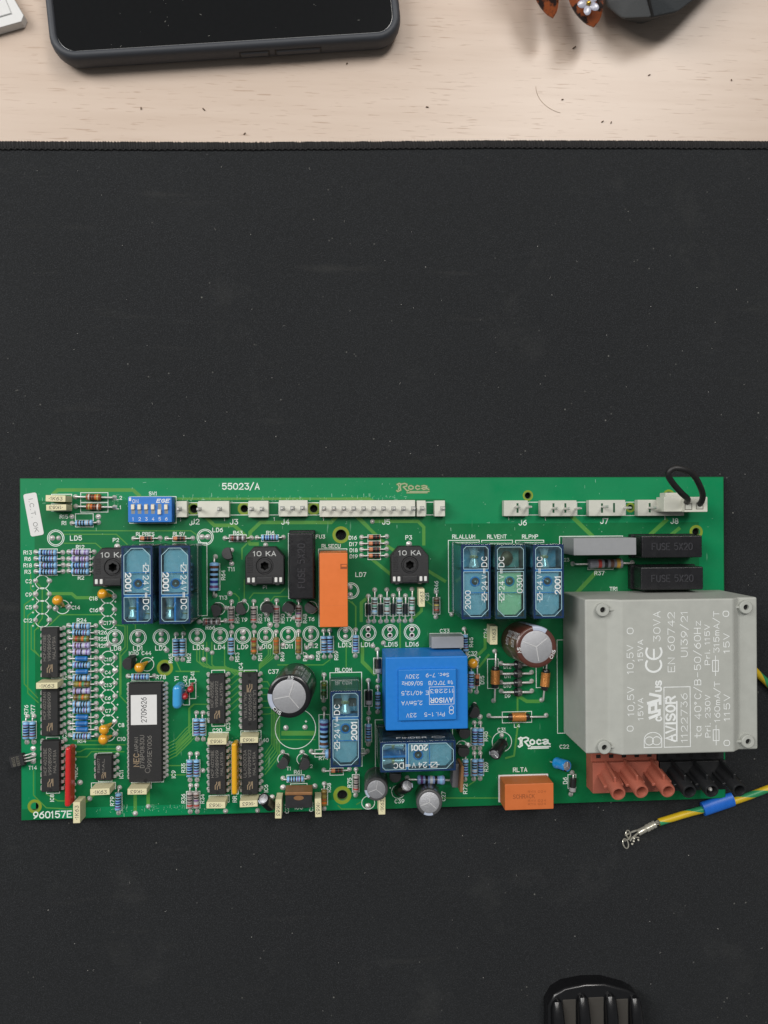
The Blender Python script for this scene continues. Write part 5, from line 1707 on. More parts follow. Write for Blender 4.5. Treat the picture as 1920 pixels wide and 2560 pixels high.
# fuse holders -------------------------------------------------------------
for x0, y0, x1, y1, h, k in FUSES:
    cx, cy = (x0 + x1) / 2, (y0 + y1) / 2; w, l = x1 - x0, y1 - y0
    Lx, Wy = max(w, l), min(w, l)
    o = put('fuse_holder', (lambda d: (d.rbox(-Lx / 2, -Wy / 2, 1.2, Lx / 2, Wy / 2, h, 'fuse_black', .55, 3), d)[1])(MB()), board, (cx, cy, 0), (0, 0, R2(90) if k == 'v' else 0))
    d = MB(); d.rbox(-Lx / 2 - .8, -Wy / 2 - .4, 0, Lx / 2 + .8, Wy / 2 + .4, 3.2, 'fuse_black', .3, 1); put('base', d, o)
    d = MB()
    for pl in strokes('FUSE 5X20', 0, 0, 2.6, 0, Lx * .66):
        d.tube([(p[0], p[1], h + .05) for p in pl], .22, 'fuse_letter', 6)
    put('raised_lettering', d, o)

# small blue transformer ------------------------------------------------------
x0, y0, x1, y1, h = BLUETR; cx, cy = (x0 + x1) / 2, (y0 + y1) / 2; a, b = (x1 - x0) / 2, (y1 - y0) / 2
d = MB(); d.rbox(-a, -b, .4, a, b, h, 'transformer_blue', .5, 3); o = put('blue_transformer', d, board, (cx, cy, 0))
px0, py0, px1, py1, ph = BLUEPANEL
d = MB(); d.rbox(px0 - cx, py0 - cy, h - .5, px1 - cx, py1 - cy, ph, 'transformer_blue', .4, 3); q = put('label_panel', d, o)
d = MB()
for t, x, y, hh, sp in BTX: write(d, t, x - cx, y - cy, hh * .86, .17 if t != 'AVISOR' else .30, ph + .02, 'print_white', 180, sp)
ax_, ay_ = [(x - cx, y - cy) for t, x, y, hh, sp in BTX if t == 'AVISOR'][0]
for dx in (0,): d.ribbon([(ax_ - 4.6, ay_ - 1.5), (ax_ + 4.6, ay_ - 1.5), (ax_ + 4.6, ay_ + 5.0), (ax_ - 4.6, ay_ + 5.0), (ax_ - 4.6, ay_ - 1.5)], .15, ph + .03, 'print_white')
for yy in (-1.0, .4): d.ribbon([(ax_ + 3.6 + p[0], ay_ - 3.4 + yy + p[1]) for p in arc(0, 0, .8, .8, 0, 360, 14)], .18, ph + .02 + yy * .003, 'print_white')
put('marking', d, q)

# big grey transformer -----------------------------------------------------------
x0, y0, x1, y1, h = BIGTR; cx, cy = (x0 + x1) / 2, (y0 + y1) / 2; a, b = (x1 - x0) / 2, (y1 - y0) / 2
f1, p1, p2, f2 = [v - cx for v in BIGTRX]; f2 = p2 + 3.4; h = 27.8
hp = 30.5
bm = bmesh.new()
sect = [(-a, .4), (-a, h), (f1, h), (p1, hp), (p2, hp), (f2, h), (a, h), (a, .4)]
lo = [bm.verts.new((x, -b, z)) for x, z in sect]; hi = [bm.verts.new((x, b, z)) for x, z in sect]
bm.faces.new(lo); bm.faces.new(hi[::-1])
for i in range(8): bm.faces.new((lo[i], hi[i], hi[(i + 1) % 8], lo[(i + 1) % 8]))
bmesh.ops.recalc_face_normals(bm, faces=bm.faces[:])
bmesh.ops.bevel(bm, geom=bm.edges[:], offset=.7, segments=3, affect='EDGES', profile=.5, clamp_overlap=True)
d = MB(); d.from_bm(bm, 'transformer_grey'); o = put('grey_transformer', d, board, (cx, cy, 0))
tag(o, 'large pale grey block transformer with white lettering')
for x, y in BOSS:
    x -= cx; y -= cy
    d = MB()
    d.lathe([(2.5, h - 1), (2.45, h + 1.6), (2.2, h + 1.9), (1.15, h + 1.9), (1.0, h + 1.7)], 'transformer_grey', 24, Matrix.Translation((x, y, 0)), caps=False)
    d.add([(x + 1.05 * math.cos(k * math.pi / 8), y + 1.05 * math.sin(k * math.pi / 8), h + .6) for k in range(16)], [list(range(16))], 'hole_dark')
    d.lathe([(1.03, h + .5), (1.03, h + 1.75)], 'transformer_grey', 16, Matrix.Translation((x, y, 0)), caps=False)
    sx = p1 if x < 0 else p2
    d.rbox(min(x + 2.0 * (1 if x < 0 else -1), sx), y - .45, h - .3, max(x + 2.0 * (1 if x < 0 else -1), sx), y + .45, h + 1.3, 'transformer_grey', .15, 1)
    put('screw_boss', d, o)
mat('transformer_print', 'dcdfde', .6, var=.16, vscale=.5)
d = MB(); z = hp + .03
for t, x, y, hh, sp in BIGTEXT: write(d, t, x - cx, y - cy, hh * .86, .29 if hh > 8 else .27, z, 'transformer_print', 90, sp)
G_s = {k: (v[0] - cx, v[1] - cy) for k, v in BIGSYM.items()}
def rotp(c, pts): return [(c[0] - q[1], c[1] + q[0]) for q in pts]
d.ribbon(rotp(G_s['C'], arc(0.4, 0, 2.6, 2.9, 60, 300, 14)), .75, z, 'transformer_print')
d.ribbon(rotp(G_s['E'], arc(0.4, 0, 2.6, 2.9, 60, 300, 14)), .75, z, 'transformer_print'); d.ribbon(rotp(G_s['E'], [(-2, 0), (1.2, 0)]), .7, z + .01, 'transformer_print')
write(d, 'AVISOR', *G_s['avisor'], 3.3, .75, z, 'transformer_print', 90, 16.2); d.ribbon([G_s['bar0'], G_s['bar1']], .55, z, 'transformer_print')
(bx0, by0), (bx1, by1) = G_s['box0'], G_s['box1']
d.ribbon([(bx0, by0), (bx1, by0), (bx1, by1), (bx0, by1), (bx0, by0)], .3, z + .012, 'transformer_print')
for k in ('fuse0', 'fuse1'):
    d.ribbon(rotp(G_s[k], [(-2.0, -1.1), (2.0, -1.1), (2.0, 1.1), (-2.0, 1.1), (-2.0, -1.1)]), .3, z, 'transformer_print'); d.ribbon(rotp(G_s[k], [(-3.6, 0), (3.6, 0)]), .28, z + .01, 'transformer_print')
c = G_s['ul']
for pl in ([(-4.2, 1.6), (-3.0, -1.9), (-1.6, -1.9), (-2.2, .8)], [(-2.2, 1.8), (.2, 1.8), (.8, -.6), (-1.6, -.6)], [(1.2, 2.2), (2.2, -1.8)], [(1.0, -2.2), (3.6, -2.2), (4.4, 1.4)]): d.ribbon(rotp(c, pl), 1.05, z + rnd.uniform(0, .02), 'transformer_print')
write(d, 'C', *G_s['c'], 2.0, .6, z, 'transformer_print', 90); write(d, 'US', *G_s['us'], 2.0, .6, z, 'transformer_print', 90, 3.6)
c = G_s['shield']
d.ribbon(rotp(c, [(-2.4, 3.3), (-2.4, -3.3), (.5, -3.3)] + arc(.5, 0, 2.6, 3.3, -90, 90, 10) + [(-2.4, 3.3)]), .3, z, 'transformer_print')
for yy in (-1.4, 1.4): d.ribbon(rotp(c, [(q[0], q[1] + yy) for q in arc(0, 0, 1.5, 1.6, 0, 360, 18)]), .28, z + .01 + yy * .002, 'transformer_print')
put('marking', d, o)

# electrolytic cans ------------------------------------------------------------------
CANSTY = {'black': ('can_black', 'stripe_pale', ['1000', '35V']), 'brown': ('can_brown', 'stripe_pale', ['1000', '50']), 'grey': ('can_grey', 'stripe_pale', []), 'small': ('can_black', 'stripe_pale', []), 'bluecan': ('can_blue', 'can_black', [])}
STRIPE = {0: 195, 1: 78, 2: 205, 3: 265, 4: 0, 5: 180, 6: 240, 7: 220}
for i, (st, bx, by, bz, tx, ty, tz, r) in enumerate(CANS):
    ax3 = Vector((tx - bx, ty - by, tz - bz)); H_ = ax3.length
    rotq = Vector((0, 0, 1)).rotation_difference(ax3).to_euler()
    side, stripe, texts = CANSTY[st]
    d = MB(); e = min(.7, r * .14)
    d.lathe([(r * .7, 0), (r * .96, .15), (r, .5), (r, 1.3), (r * .955, 1.7), (r, 2.1), (r, H_ - e * 1.3), (r * .985, H_ - e * .5), (r * .94, H_ - e * .1), (r * .88, H_), (r * .77, H_), (r * .755, H_ - .12)], side, 36)
    o = put('capacitor', d, board, (bx, by, bz), rotq)
    d = MB(); d.lathe([(r * .768, H_ - .3), (r * .768, H_ - .04), (r * .72, H_ + .04), (.01, H_ + .05)], 'aluminium', 32); q = put('can_top', d, o)
    d = MB()
    rot0 = {0: 70, 1: 38}.get(i, 80)
    for k in range(3):
        t = R2(rot0 + 120 * k)
        d.tube([(0, 0, H_ + .05), (math.cos(t) * r * .68, math.sin(t) * r * .68, H_ + .05)], .02 * r + .03, 'aluminium_score', 6)
    put('vent_score', d, q)
    d = MB(); t0, t1 = STRIPE[i] - 22, STRIPE[i] + 22; nn = 10
    zz = [(r + .03, 2.4), (r + .03, H_ - e * 1.25), (r * .985 + .03, H_ - e * .45), (r * .94 + .02, H_ + .0), (r * .88, H_ + .03), (r * .78, H_ + .03)]
    vs = [(R_ * math.cos(R2(t0 + (t1 - t0) * k / nn)), R_ * math.sin(R2(t0 + (t1 - t0) * k / nn)), z_) for R_, z_ in zz for k in range(nn + 1)]
    d.add(vs, [(j * (nn + 1) + k, j * (nn + 1) + k + 1, (j + 1) * (nn + 1) + k + 1, (j + 1) * (nn + 1) + k) for j in range(len(zz) - 1) for k in range(nn)], stripe)
    put('stripe', d, o)
    if texts:
        d = MB(); base_t = {0: 60, 1: 165}[i]
        for j, t in enumerate(texts * 2):
            fn = lambda x, y, z_: ((r + .05) * math.cos(R2(base_t) + x / r), (r + .05) * math.sin(R2(base_t) + x / r), y)
            write(d, t, (j % 2) * 3.2 - 2, H_ - 4.2 - (j // 2) * 9 - (j % 2) * 1.2, 2.4, .32, 0, 'print_white', 90 if i == 1 else 90, None, fn)
        fn2 = lambda x, y, z_: (x, y, H_ + .03)
        for a_, t in ((base_t + 25, 'SV'), (base_t - 190, 'CNS')):
            rr_ = r * .86
            for pl in strokes(t, 0, 0, 1.25, 0): d.ribbon([(rr_ * math.cos(R2(a_) + p[0] / rr_) * (1 - p[1] / rr_ * .9), rr_ * math.sin(R2(a_) + p[0] / rr_) * (1 - p[1] / rr_ * .9)) for p in pl], .2, H_ + .04, 'print_white')
        put('marking', d, o)
    if bz > 1:
        d = MB(); Mi = Matrix.Rotation(0, 4, 'Z')
        inv = rotq.to_matrix().inverted()
        for s_ in (-1, 1):
            foot = inv @ Vector((s_ * .9 - (tx - bx) * .25, s_ * .4 - (ty - by) * .25, -bz + .1))
            d.tube([(s_ * .8, 0, .2), (s_ * .8, 0, -.9), foot], .26, 'tinned_wire', 7)
        put('lead', d, o)

# TO-92 transistors ---------------------------------------------------------------
def to92():
    d = MB(); pts = [(2.35 * math.cos(R2(t)), 2.35 * math.sin(R2(t))) for t in range(-215, 36, 12)]
    d.prism(pts, 1.2, 6.2, 'transistor_black', .25, 2); return d.mesh('transistor')
T92 = to92()
def t92leg():
    d = MB(); d.tube([(0, 0, 1.4), (0, 0, .1)], .28, 'tinned_wire', 6); d.lathe([(.85, 0), (.8, .1), (.5, .4), (.3, .7), (.1, .74)], 'solder', 10); return d.mesh('leg')
T92L = t92leg()
for x, y, a in TRANS:
    o = put('transistor', T92, board, (x, y, 0), (R2(rnd.uniform(-7, 7)), R2(rnd.uniform(-7, 7)), R2(a - 90)))
    for k in (-1, 0, 1): put('leg', T92L, o, (k * 1.27 * 1.3, -.2 + (.6 if k == 0 else 0), 0))
# the one bent flat over the board's edge
fx, fy, bx, by = FLATT
o = put('transistor', T92, board, (bx + 3.4, by + .8, 3.2), (R2(90), 0, R2(-78)))
o.rotation_euler = (R2(90), 0, R2(-78))
for k in (-1, 0, 1):
    d = MB(); d.tube([(k * 1.1, 0, 1.4), (k * 1.2, 0, -.8), (k * 1.3, -.8, -2.6)], .28, 'tinned_wire', 6); put('leg', d, o)
d = MB()
for r_, t in enumerate(('ZTX450', '99330')): write(d, t, 0, 4.6 - 1.6 * r_, 1.0, .15, 1.42, 'film_ink', 0, 3.4, lambda x, y, z_: (x, 1.4, y))
put('marking', d, o)

# epoxy drops ----------------------------------------------------------------------
def drop(name, bx, by, fx, fy, m, r):
    v = Vector((bx - fx, by - fy, 4.6)); d = MB(); n = 9
    pts = [Vector((0, 0, .7)) + v * t for t in (0, .18, .36, .52, .66, .8, .92, 1.02, 1.1, 1.14)]
    rad = [.35, .6, .85, 1.15, 1.5, 1.75, 1.72, 1.35, .8, .1]
    d.tube(pts, 1, m, 14, [q * r for q in rad]); o = put(name, d, board, (fx, fy, 0))
    for s_ in (-1, 1):
        d = MB(); d.tube([(s_ * .5, 0, 1.2), (s_ * 1.1, s_ * .3, .5), (s_ * 1.3, s_ * .4, 0)], .25, 'tinned_wire', 6); put('lead', d, o)
for q in DROPS: drop('tantalum_capacitor', *q, 'drop_yellow', 1.12)
for q in REDDROPS: drop('ceramic_capacitor', *q, 'drop_red', .72)
x, y, w, l = CRYSTAL
d = MB(); r = w / 2
d.prism([(r * math.cos(R2(t)), l / 2 - r + r * math.sin(R2(t))) for t in range(0, 181, 15)] + [(r * math.cos(R2(t)), -l / 2 + r + r * math.sin(R2(t))) for t in range(180, 361, 15)], .6, 7.5, 'resonator_blue', 1.5, 4)
o = put('resonator', d, board, (x, y, 0), (0, 0, R2(-1)))
d = MB()
for s_ in (-1, 1): d.tube([(0, s_ * 2.5, 1), (0, s_ * 2.5, 0)], .3, 'tinned_wire', 6)
put('lead', d, o)
for m, x, y, l in SIP:
    d = MB(); d.rbox(-1.05, -l / 2, .9, 1.05, l / 2, 6.4, 'sip_' + m, .85, 4); o = put('resistor_network', d, board, (x, y, 0), (0, R2(-3), R2(-1 if m == 'red' else 0)))
    for k in range(9):
        yy = (k - 4) * 2.45 if m == 'red' else (k - 4) * 2.2
        put('leg', T92L, o, (.1, yy, 0))

# trimmer potentiometers -----------------------------------------------------------------
def pot():
    d = MB(); n = 96; R_in = 1.55
    poly = [(-7.4, -7.2), (7.4, -7.2), (7.4, 3.6), (4.2, 7.3), (-4.2, 7.3), (-7.4, 3.6)]
    angs = sorted(set([2 * math.pi * i / 72 for i in range(72)] + [math.atan2(q[1], q[0]) % (2 * math.pi) for q in poly]))
    def hit(t):
        best = 1e9; dx, dy = math.cos(t), math.sin(t)
        for (ax1, ay1), (bx1, by1) in zip(poly, poly[1:] + poly[:1]):
            ex, ey = bx1 - ax1, by1 - ay1; den = dx * ey - dy * ex
            if abs(den) < 1e-9: continue
            k = (ax1 * ey - ay1 * ex) / den; s_ = (ax1 * dy - ay1 * dx) / den
            if k > 0 and -1e-6 <= s_ <= 1 + 1e-6: best = min(best, k)
        return best
    out = [(math.cos(t) * hit(t), math.sin(t) * hit(t)) for t in angs]; N_ = len(angs)
    rings = [[(x, y, .8) for x, y in out], [(x, y, 6.6) for x, y in out], [(x * .965, y * .965, 7.0) for x, y in out],
             [(3.35 * math.cos(t), 3.35 * math.sin(t), 7.0) for t in angs], [(3.1 * math.cos(t), 3.1 * math.sin(t), 6.6) for t in angs], [(2.6 * math.cos(t), 2.6 * math.sin(t), 6.6) for t in angs], [(2.45 * math.cos(t), 2.45 * math.sin(t), 7.25) for t in angs], [(R_in * (1 - .1 * math.cos(6 * t)) * math.cos(t), R_in * (1 - .1 * math.cos(6 * t)) * math.sin(t), 7.25) for t in angs], [(R_in * (1 - .1 * math.cos(6 * t)) * math.cos(t), R_in * (1 - .1 * math.cos(6 * t)) * math.sin(t), .9) for t in angs]]
    vs = [p for r_ in rings for p in r_]
    d.add(vs, [(j * N_ + i, j * N_ + (i + 1) % N_, (j + 1) * N_ + (i + 1) % N_, (j + 1) * N_ + i) for j in range(len(rings) - 1) for i in range(N_)], 'pot_black')
    d.add([(R_in * math.cos(t), R_in * math.sin(t), 1.0) for t in angs], [list(range(N_))], 'pot_dark')
    return d.mesh('trimmer', 30)
POT = pot()
def pot_bits():
    d = MB(); write(d, '10 KA', 0, 4.7, 1.7, .3, 7.03, 'pot_emboss', 0, 8.4); a = d.mesh('marking')
    d = MB(); d.rbox(-.55, -.95, 6.7, .55, .95, 7.3, 'mount_white', .25, 2); b = d.mesh('metal_tab')
    d = MB(); d.rbox(-3.0, -6.9, 6.9, 3.0, -4.2, 7.35, 'pot_black', .3, 2); d.ribbon([(-7.0, -3.8), (7.0, -3.8)], .15, 7.03, 'pot_dark')
    for k in range(7): d.rbox(-6.6, -2.6 + k * .9, 6.95, -4.6, -2.1 + k * .9, 7.12, 'pot_black', .1, 1)
    c = d.mesh('front_block'); return a, b, c
pa, pb, pc = pot_bits()
for x, y, r_ in POTS:
    o = put('trimmer', POT, board, (x, y, 0)); put('marking', pa, o); put('front_block', pc, o)
    for k in (-6.1, -4.3, 4.3, 6.1): put('metal_tab', pb, o, (k, -5.4, 0))
    d = MB()
    for k in (-4.5, 4.5): d.rbox(k - .8, -8.0, .3, k + .8, -7.0, 1.6, 'solder', .3, 2)
    put('terminal', d, o)

# slide switch block -----------------------------------------------------------------------
x0, y0, x1, y1, h = DIPSW; cx, cy = (x0 + x1) / 2, (y0 + y1) / 2; a, b = (x1 - x0) / 2, (y1 - y0) / 2
d = MB(); d.rbox(-a, -b, .4, a, b, h, 'switch_blue', .25, 2); o = put('slide_switch', d, board, (cx, cy, 0)); tag(o, 'blue slide switch block with six white sliders, the fifth one down')
for k, (sx, sy) in enumerate(SLIDERS):
    d = MB(); d.box(-.68, -1.9, h - .01, .68, 1.9, h + .012, 'switch_well'); q = put('slot', d, o, (sx - cx, .25, 0))
    d = MB(); d.rbox(-.62, -.95, h - .2, .62, .95, h + .9, 'slider_cream', .15, 2); put('slider', d, q, (0, (sy - cy) - .25, 0))
d = MB()
for k, (sx, sy) in enumerate(SLIDERS): write(d, str(k + 1), sx - cx, -b + 1.3, 1.15, .17, h + .02, 'print_white')
write(d, 'ON', -a + 2.8, b - 1.7, 1.3, .17, h + .02, 'print_white'); write(d, 'EGE', a - 3.4, b - 1.6, 1.2, .32, h + .02, 'print_white', 0, 4.6, slant=.2)
d.box(-a + .35, b - 1.6, h, -a + 1.2, b - .3, h + .02, 'print_white')
put('marking', d, o)

# nylon pin headers -------------------------------------------------------------------------
for i, ((x0, y0, x1, y1, h), pins, slots) in enumerate(HEADERS):
    cx, cy = (x0 + x1) / 2, (y0 + y1) / 2; a, b = (x1 - x0) / 2, (y1 - y0) / 2
    d = MB(); tall = i >= 7
    d.rbox(-a, -b, .1, a, b, h, 'nylon_dull' if tall else 'nylon_white', .25, 2); o = put('pin_header', d, board, (cx, cy, 0))
    for px, py in pins:
        d = MB(); zt = 10.5 if tall else 7.5
        d.rbox(-.5, -.5, .2, .5, .5, zt, 'tinned_wire', .18, 1) if not tall else d.tube([(0, 0, .2), (0, 0, zt - .5), (0, 0, zt)], .5, 'tinned_wire', 8, [.5, .5, .3])
        if not tall:
            for q0, q1, q2, q3 in ((-.85, -.85, .85, -.6), (-.85, .6, .85, .85), (-.85, -.6, -.6, .6), (.6, -.6, .85, .6)): d.box(q0, q1, h - .05, q2, q3, h + .02, 'switch_well')
        put('pin', d, o, (max(-a + .5, min(a - .5, px - cx)), py - cy, 0))
    for px, py in slots:
        d = MB(); d.box(-.4, -1.9, h - .02, .4, 1.9, h + .015, 'slot_shadow_green'); put('slot', d, o, (px - cx, py - cy, 0))

# power plugs: three brown and three black sockets ------------------------------------------------
for col, x0, y0, x1, y1, h in TERMBASE:
    m = 'plug_' + col; cx, cy = (x0 + x1) / 2, (y0 + y1) / 2; a, b = (x1 - x0) / 2, (y1 - y0) / 2
    y1b = b + 3.5
    d = MB(); d.rbox(-a, -b, .1, a, b, h, m, .35, 2); d.rbox(-a, b - .1, .1, a, y1b, h - 2.0, m if col == 'black' else m, .3, 2)
    o = put('power_socket', d, board, (cx, cy, 0)); tag(o, f'{"reddish brown" if col == "brown" else "black"} socket block with three upright tubes')
    for c_, tx, ty, bx, by in PLUGTUBES:
        if c_ != col: continue
        v = Vector((tx - bx, ty - by, 14.0)); rq = Vector((0, 0, 1)).rotation_difference(v).to_euler(); H_ = v.length
        d = MB(); d.lathe([(2.75, -1), (2.75, H_ - .3), (2.6, H_), (2.05, H_), (1.9, H_ - .3), (1.9, 2.5)], m, 26, caps=False)
        d.add([(1.95 * math.cos(k * math.pi / 10), 1.95 * math.sin(k * math.pi / 10), 2.6) for k in range(20)], [list(range(20))], 'hole_dark')
        q = put('tube', d, o, (bx - cx, by - cy, 7), rq)
        d = MB(); d.rbox(-.45, 2.4, -.6, .45, 4.9, H_ - 3.2, m, .12, 1); d.rbox(-4.0, -.5, -.6, -2.4, .5, H_ - 5.0, m, .12, 1); d.rbox(2.4, -.5, -.6, 3.6, .5, H_ - 5.0, m, .12, 1)
        put('fin', d, q, (0, 0, 0), (0, 0, R2(8)))
        if col == 'black' and abs(tx - 263.57) < .5:
            d = MB(); d.tube([(0, 0, 2.6), (0, 0, H_ - 1.2), (0, 0, H_ - .6)], .8, 'tinned_wire', 10, [.8, .8, .4]); put('contact_pin', d, q)
    d = MB()
    for k in range(5):
        d.rbox(-a + 3 + k * (2 * a - 6) / 4 - .9, b + 1.2, h - 2.1, -a + 3 + k * (2 * a - 6) / 4 + .9, b + 2.6, h - 1.9, 'hole_dark', .05, 1)
    put('slot', d, o)

# power regulators with metal tabs -----------------------------------------------------------------
d = MB(); d.rbox(-5.1, -5.4, 2.0, 5.1, .1, 8.2, 'transistor_black', .45, 2)
o = put('regulator', d, board, (106.6, -121.2, 0), (R2(6), 0, R2(-1)))
d = MB(); d.rbox(-5.2, .1, 2.4, 5.2, 1.3, 8.9, 'tab_copper', .25, 1); q = put('metal_tab', d, o)
d = MB(); d.lathe([(1.5, 0), (1.5, .04)], 'tab_copper', 18, Matrix.Translation((0, -1.2, 8.2)) @ Matrix.Diagonal((1.3, .62, 1, 1))); put('mounting_hole', d, o)
for k in (-2.54, 0, 2.54): put('leg', T92L, o, (k, -2, 0)).scale = (1, 1, 2.4)
d = MB(); d.rbox(-2.6, -4.6, 2.5, -.1, 4.6, 8.8, 'transistor_grey', .4, 2); o = put('regulator', d, board, (168.6, -116.4, 0), (0, R2(0), R2(-3)))
d = MB(); d.rbox(-.1, -5.0, 2.5, 1.1, 5.0, 12.5, 'tab_copper', .2, 1); put('metal_tab', d, o)
for k in (-2.54, 0, 2.54): put('leg', T92L, o, (-1.3, k, 0)).scale = (1, 1, 2.4)

# inspection sticker ------------------------------------------------------------------------------------
c4 = STICKER; sx = sum(p[0] for p in c4) / 4; sy = sum(p[1] for p in c4) / 4
ang = math.atan2(c4[0][1] - c4[3][1], c4[0][0] - c4[3][0]); sl = math.hypot(c4[0][0] - c4[3][0], c4[0][1] - c4[3][1]); sw = math.hypot(c4[0][0] - c4[1][0], c4[0][1] - c4[1][1])
d = MB(); r = .8; a, b = sl / 2, sw / 2
d.prism([(sx_ * (a - r) + r * math.cos(R2(t)), sy_ * (b - r) + r * math.sin(R2(t))) for sx_, sy_, t0 in ((1, 1, 0), (-1, 1, 90), (-1, -1, 180), (1, -1, 270)) for t in (t0, t0 + 30, t0 + 60, t0 + 90)], .06, .16, 'paper_white')
o = put('inspection_sticker', d, board, (sx, sy, 0), (0, 0, ang - math.pi)); tag(o, 'white paper sticker printed I.C.T. OK')
d = MB(); write(d, 'I.C.T. OK', .3, 0, 1.5, .14, .19, 'ink_dark', 0, sl * .78); put('marking', d, o)

# wire ends on the under side carry the board
d = MB()
for x, y in ALLPADS:
    if 1 < x < 279 and -130.5 < y < -1: d.lathe([(.3, -3.38), (.5, -2.4), (.9, -1.62)], 'solder', 6, Matrix.Translation((x, y, 0)))
tag(put('underside_solder', d, board), kind='stuff')

# ------------------------------------------------------------------ jumper plug with its black wire loop
def smooth(pts, n=6):
    pts = [Vector(p) for p in pts]; out = []
    for i in range(len(pts) - 1):
        p0, p1, p2, p3 = pts[max(i - 1, 0)], pts[i], pts[i + 1], pts[min(i + 2, len(pts) - 1)]
        for k in range(n):
            t = k / n
            out.append(.5 * ((2 * p1) + (p2 - p0) * t + (2 * p0 - 5 * p1 + 4 * p2 - p3) * t * t + (3 * p1 - p0 - 3 * p2 + p3) * t ** 3))
    return out + [pts[-1]]
plug = empty('jumper_plug', (OX + 257, OY - 11, ZB + 3.6)); tag(plug, 'white plug with a black wire loop, on the right end of the pin headers', 'jumper plug')
def rel(x0, y0, x1, y1, h): return x0 - 257, y0 + 11, x1 - 257, y1 + 11, h - 3.6
d = MB(); x0, y0, x1, y1, h = rel(*PLUG['body']); d.rbox(x0, y0, .05, x1, y1, h, 'nylon_white', .3, 2)
u0, v0, u1, v1, g = rel(*PLUG['back']); d.rbox(u0, v0, .05, x0 + .3, v1, g, 'nylon_white', .3, 2)
u0, v0, u1, v1, g = rel(*PLUG['tongue']); d.rbox(u0, v0 - .3, 2, u1, v1, g, 'nylon_white', .3, 2)
put('housing', d, plug)
for x, y in PLUG['win']:
    d = MB(); d.rbox(-1.5, -1.3, h - .05, 1.5, 1.3, h + .03, 'film_ink', .02, 1); d.rbox(-1.2, -1.0, h - .03, 1.2, 1.0, h + .05, 'nylon_dull', .02, 1); put('window', d, plug, (x - 257, y + 11, 0))
d = MB(); d.tube(smooth([(x - 257, y + 11, z - 3.6) for x, y, z in PLUG['wire']]), 1.15, 'wire_black', 12); put('wire_loop', d, plug)

# ------------------------------------------------------------------ earth wire
wire = empty('earth_wire', (130, -65, MAT_Z)); tag(wire, 'yellow and green striped wire with blue sleeve and bare metal terminal beside the board', 'wire')
WP = [(274.96, -60.3, 6.0), (284, -70.5, 4.6), (294.0, -80.8, 3.0), (299.46, -85.7, 2.0), (313.94, -100.5, 2.0), (319.0, -113.9, 1.9), (312.07, -124.4, 1.9), (298.63, -129.0, 1.9), (286.65, -132.9, 1.9), (276.45, -135.4, 1.9), (264.6, -138.0, 1.9), (252.6, -141.2, 1.9)]
path = smooth([(x + OX - 130, y + OY + 65, z) for x, y, z in WP], 14)
d = MB(); n = 14; N_ = len(path); prev = None; base = 0
Yk, Gk = d.mi('wire_yellow'), d.mi('wire_green')
dist = 0
for i, p in enumerate(path):
    t = (path[min(i + 1, N_ - 1)] - path[max(i - 1, 0)]).normalized()
    if i: dist += (p - path[i - 1]).length
    a = t.cross(Vector((0, 0, 1))).normalized(); b_ = t.cross(a); tw = dist * .28
    d.v += [tuple(p + (a * math.cos(tw + 2 * math.pi * j / n) + b_ * math.sin(tw + 2 * math.pi * j / n)) * 1.48) for j in range(n)]
for i in range(N_ - 1):
    for j in range(n):
        q = i * n + j; w = i * n + (j + 1) % n
        d.f.append([q, w, w + n, q + n]); d.m.append(Gk if j in (0, 1, 2, 3, 4) else Yk)
put('insulation', d, wire)
d = MB(); v = Vector((283.65 - 270.9, -132.54 + 136.25, 0)); L_ = v.length
d.lathe([(1.8, 0), (2.25, .02), (2.3, .4), (2.25, L_ - .4), (2.2, L_), (1.8, L_)], 'sleeve_blue', 20, RX)
for vtx in range(len(d.v)): d.v[vtx] = (d.v[vtx][0], d.v[vtx][1] * 1.28, d.v[vtx][2] * .85)
put('sleeve', d, wire, (270.9 + OX - 130, -136.25 + OY + 65, 2.35), (0, 0, math.atan2(v.y, v.x)))
# crimp terminal: bare strands, barrel, open spring box
term = put('terminal', (lambda d: (d.lathe([(1.0, 0), (1.5, .1), (1.5, 1.2), (1.25, 1.4), (1.5, 1.6), (1.5, 2.6), (1.25, 2.8), (1.5, 3.0), (1.5, 4.2), (1.1, 4.4), (1.25, 4.6), (1.3, 8.0)], 'crimp_steel', 18, RX), d)[1])(MB()), wire, (251.2 + OX - 130, -141.9 + OY + 65, 1.7), (0, 0, R2(205)))
d = MB()
for k in range(5):
    t = k * 1.25; d.tube([(-2.6, .5 * math.cos(t), .5 * math.sin(t)), (-1.2, .7 * math.cos(t + .9), .7 * math.sin(t + .9)), (.4, .6 * math.cos(t + 1.8), .6 * math.sin(t + 1.8))], .28, 'crimp_steel', 6)
put('bare_strands', d, term)
d = MB()
d.tube([(7.8, .6, -.9), (10.5, 1.3, -1.1), (14.4, 1.0, -1.1)], .38, 'crimp_steel', 6); d.tube([(7.8, -.6, -.9), (10.0, -.9, -1.0), (13.2, -1.0, -1.0)], .38, 'crimp_steel', 6)
d.tube([(8.6, 1.9, .1), (10.6, .3, .5), (12.4, 1.4, .2)], .3, 'crimp_steel', 6)
def loop(cx_, cy_, rx_, ry_, tl):
    d.tube([(cx_ + rx_ * math.cos(R2(t)) * math.cos(tl), cy_ + ry_ * math.sin(R2(t)), .4 + rx_ * math.cos(R2(t)) * math.sin(tl)) for t in range(0, 361, 24)], .26, 'crimp_steel', 6)
loop(12.0, -1.6, 1.2, 1.5, .5); loop(14.6, 1.4, 1.4, 2.0, .5)
for p in ((9.2, 2.6, .2), (11.2, 2.0, .5), (12.2, 2.9, .2), (10.6, .9, .8)): d.sphere(p, .52, 'crimp_steel', 8, 6)
put('spring_box', d, term)

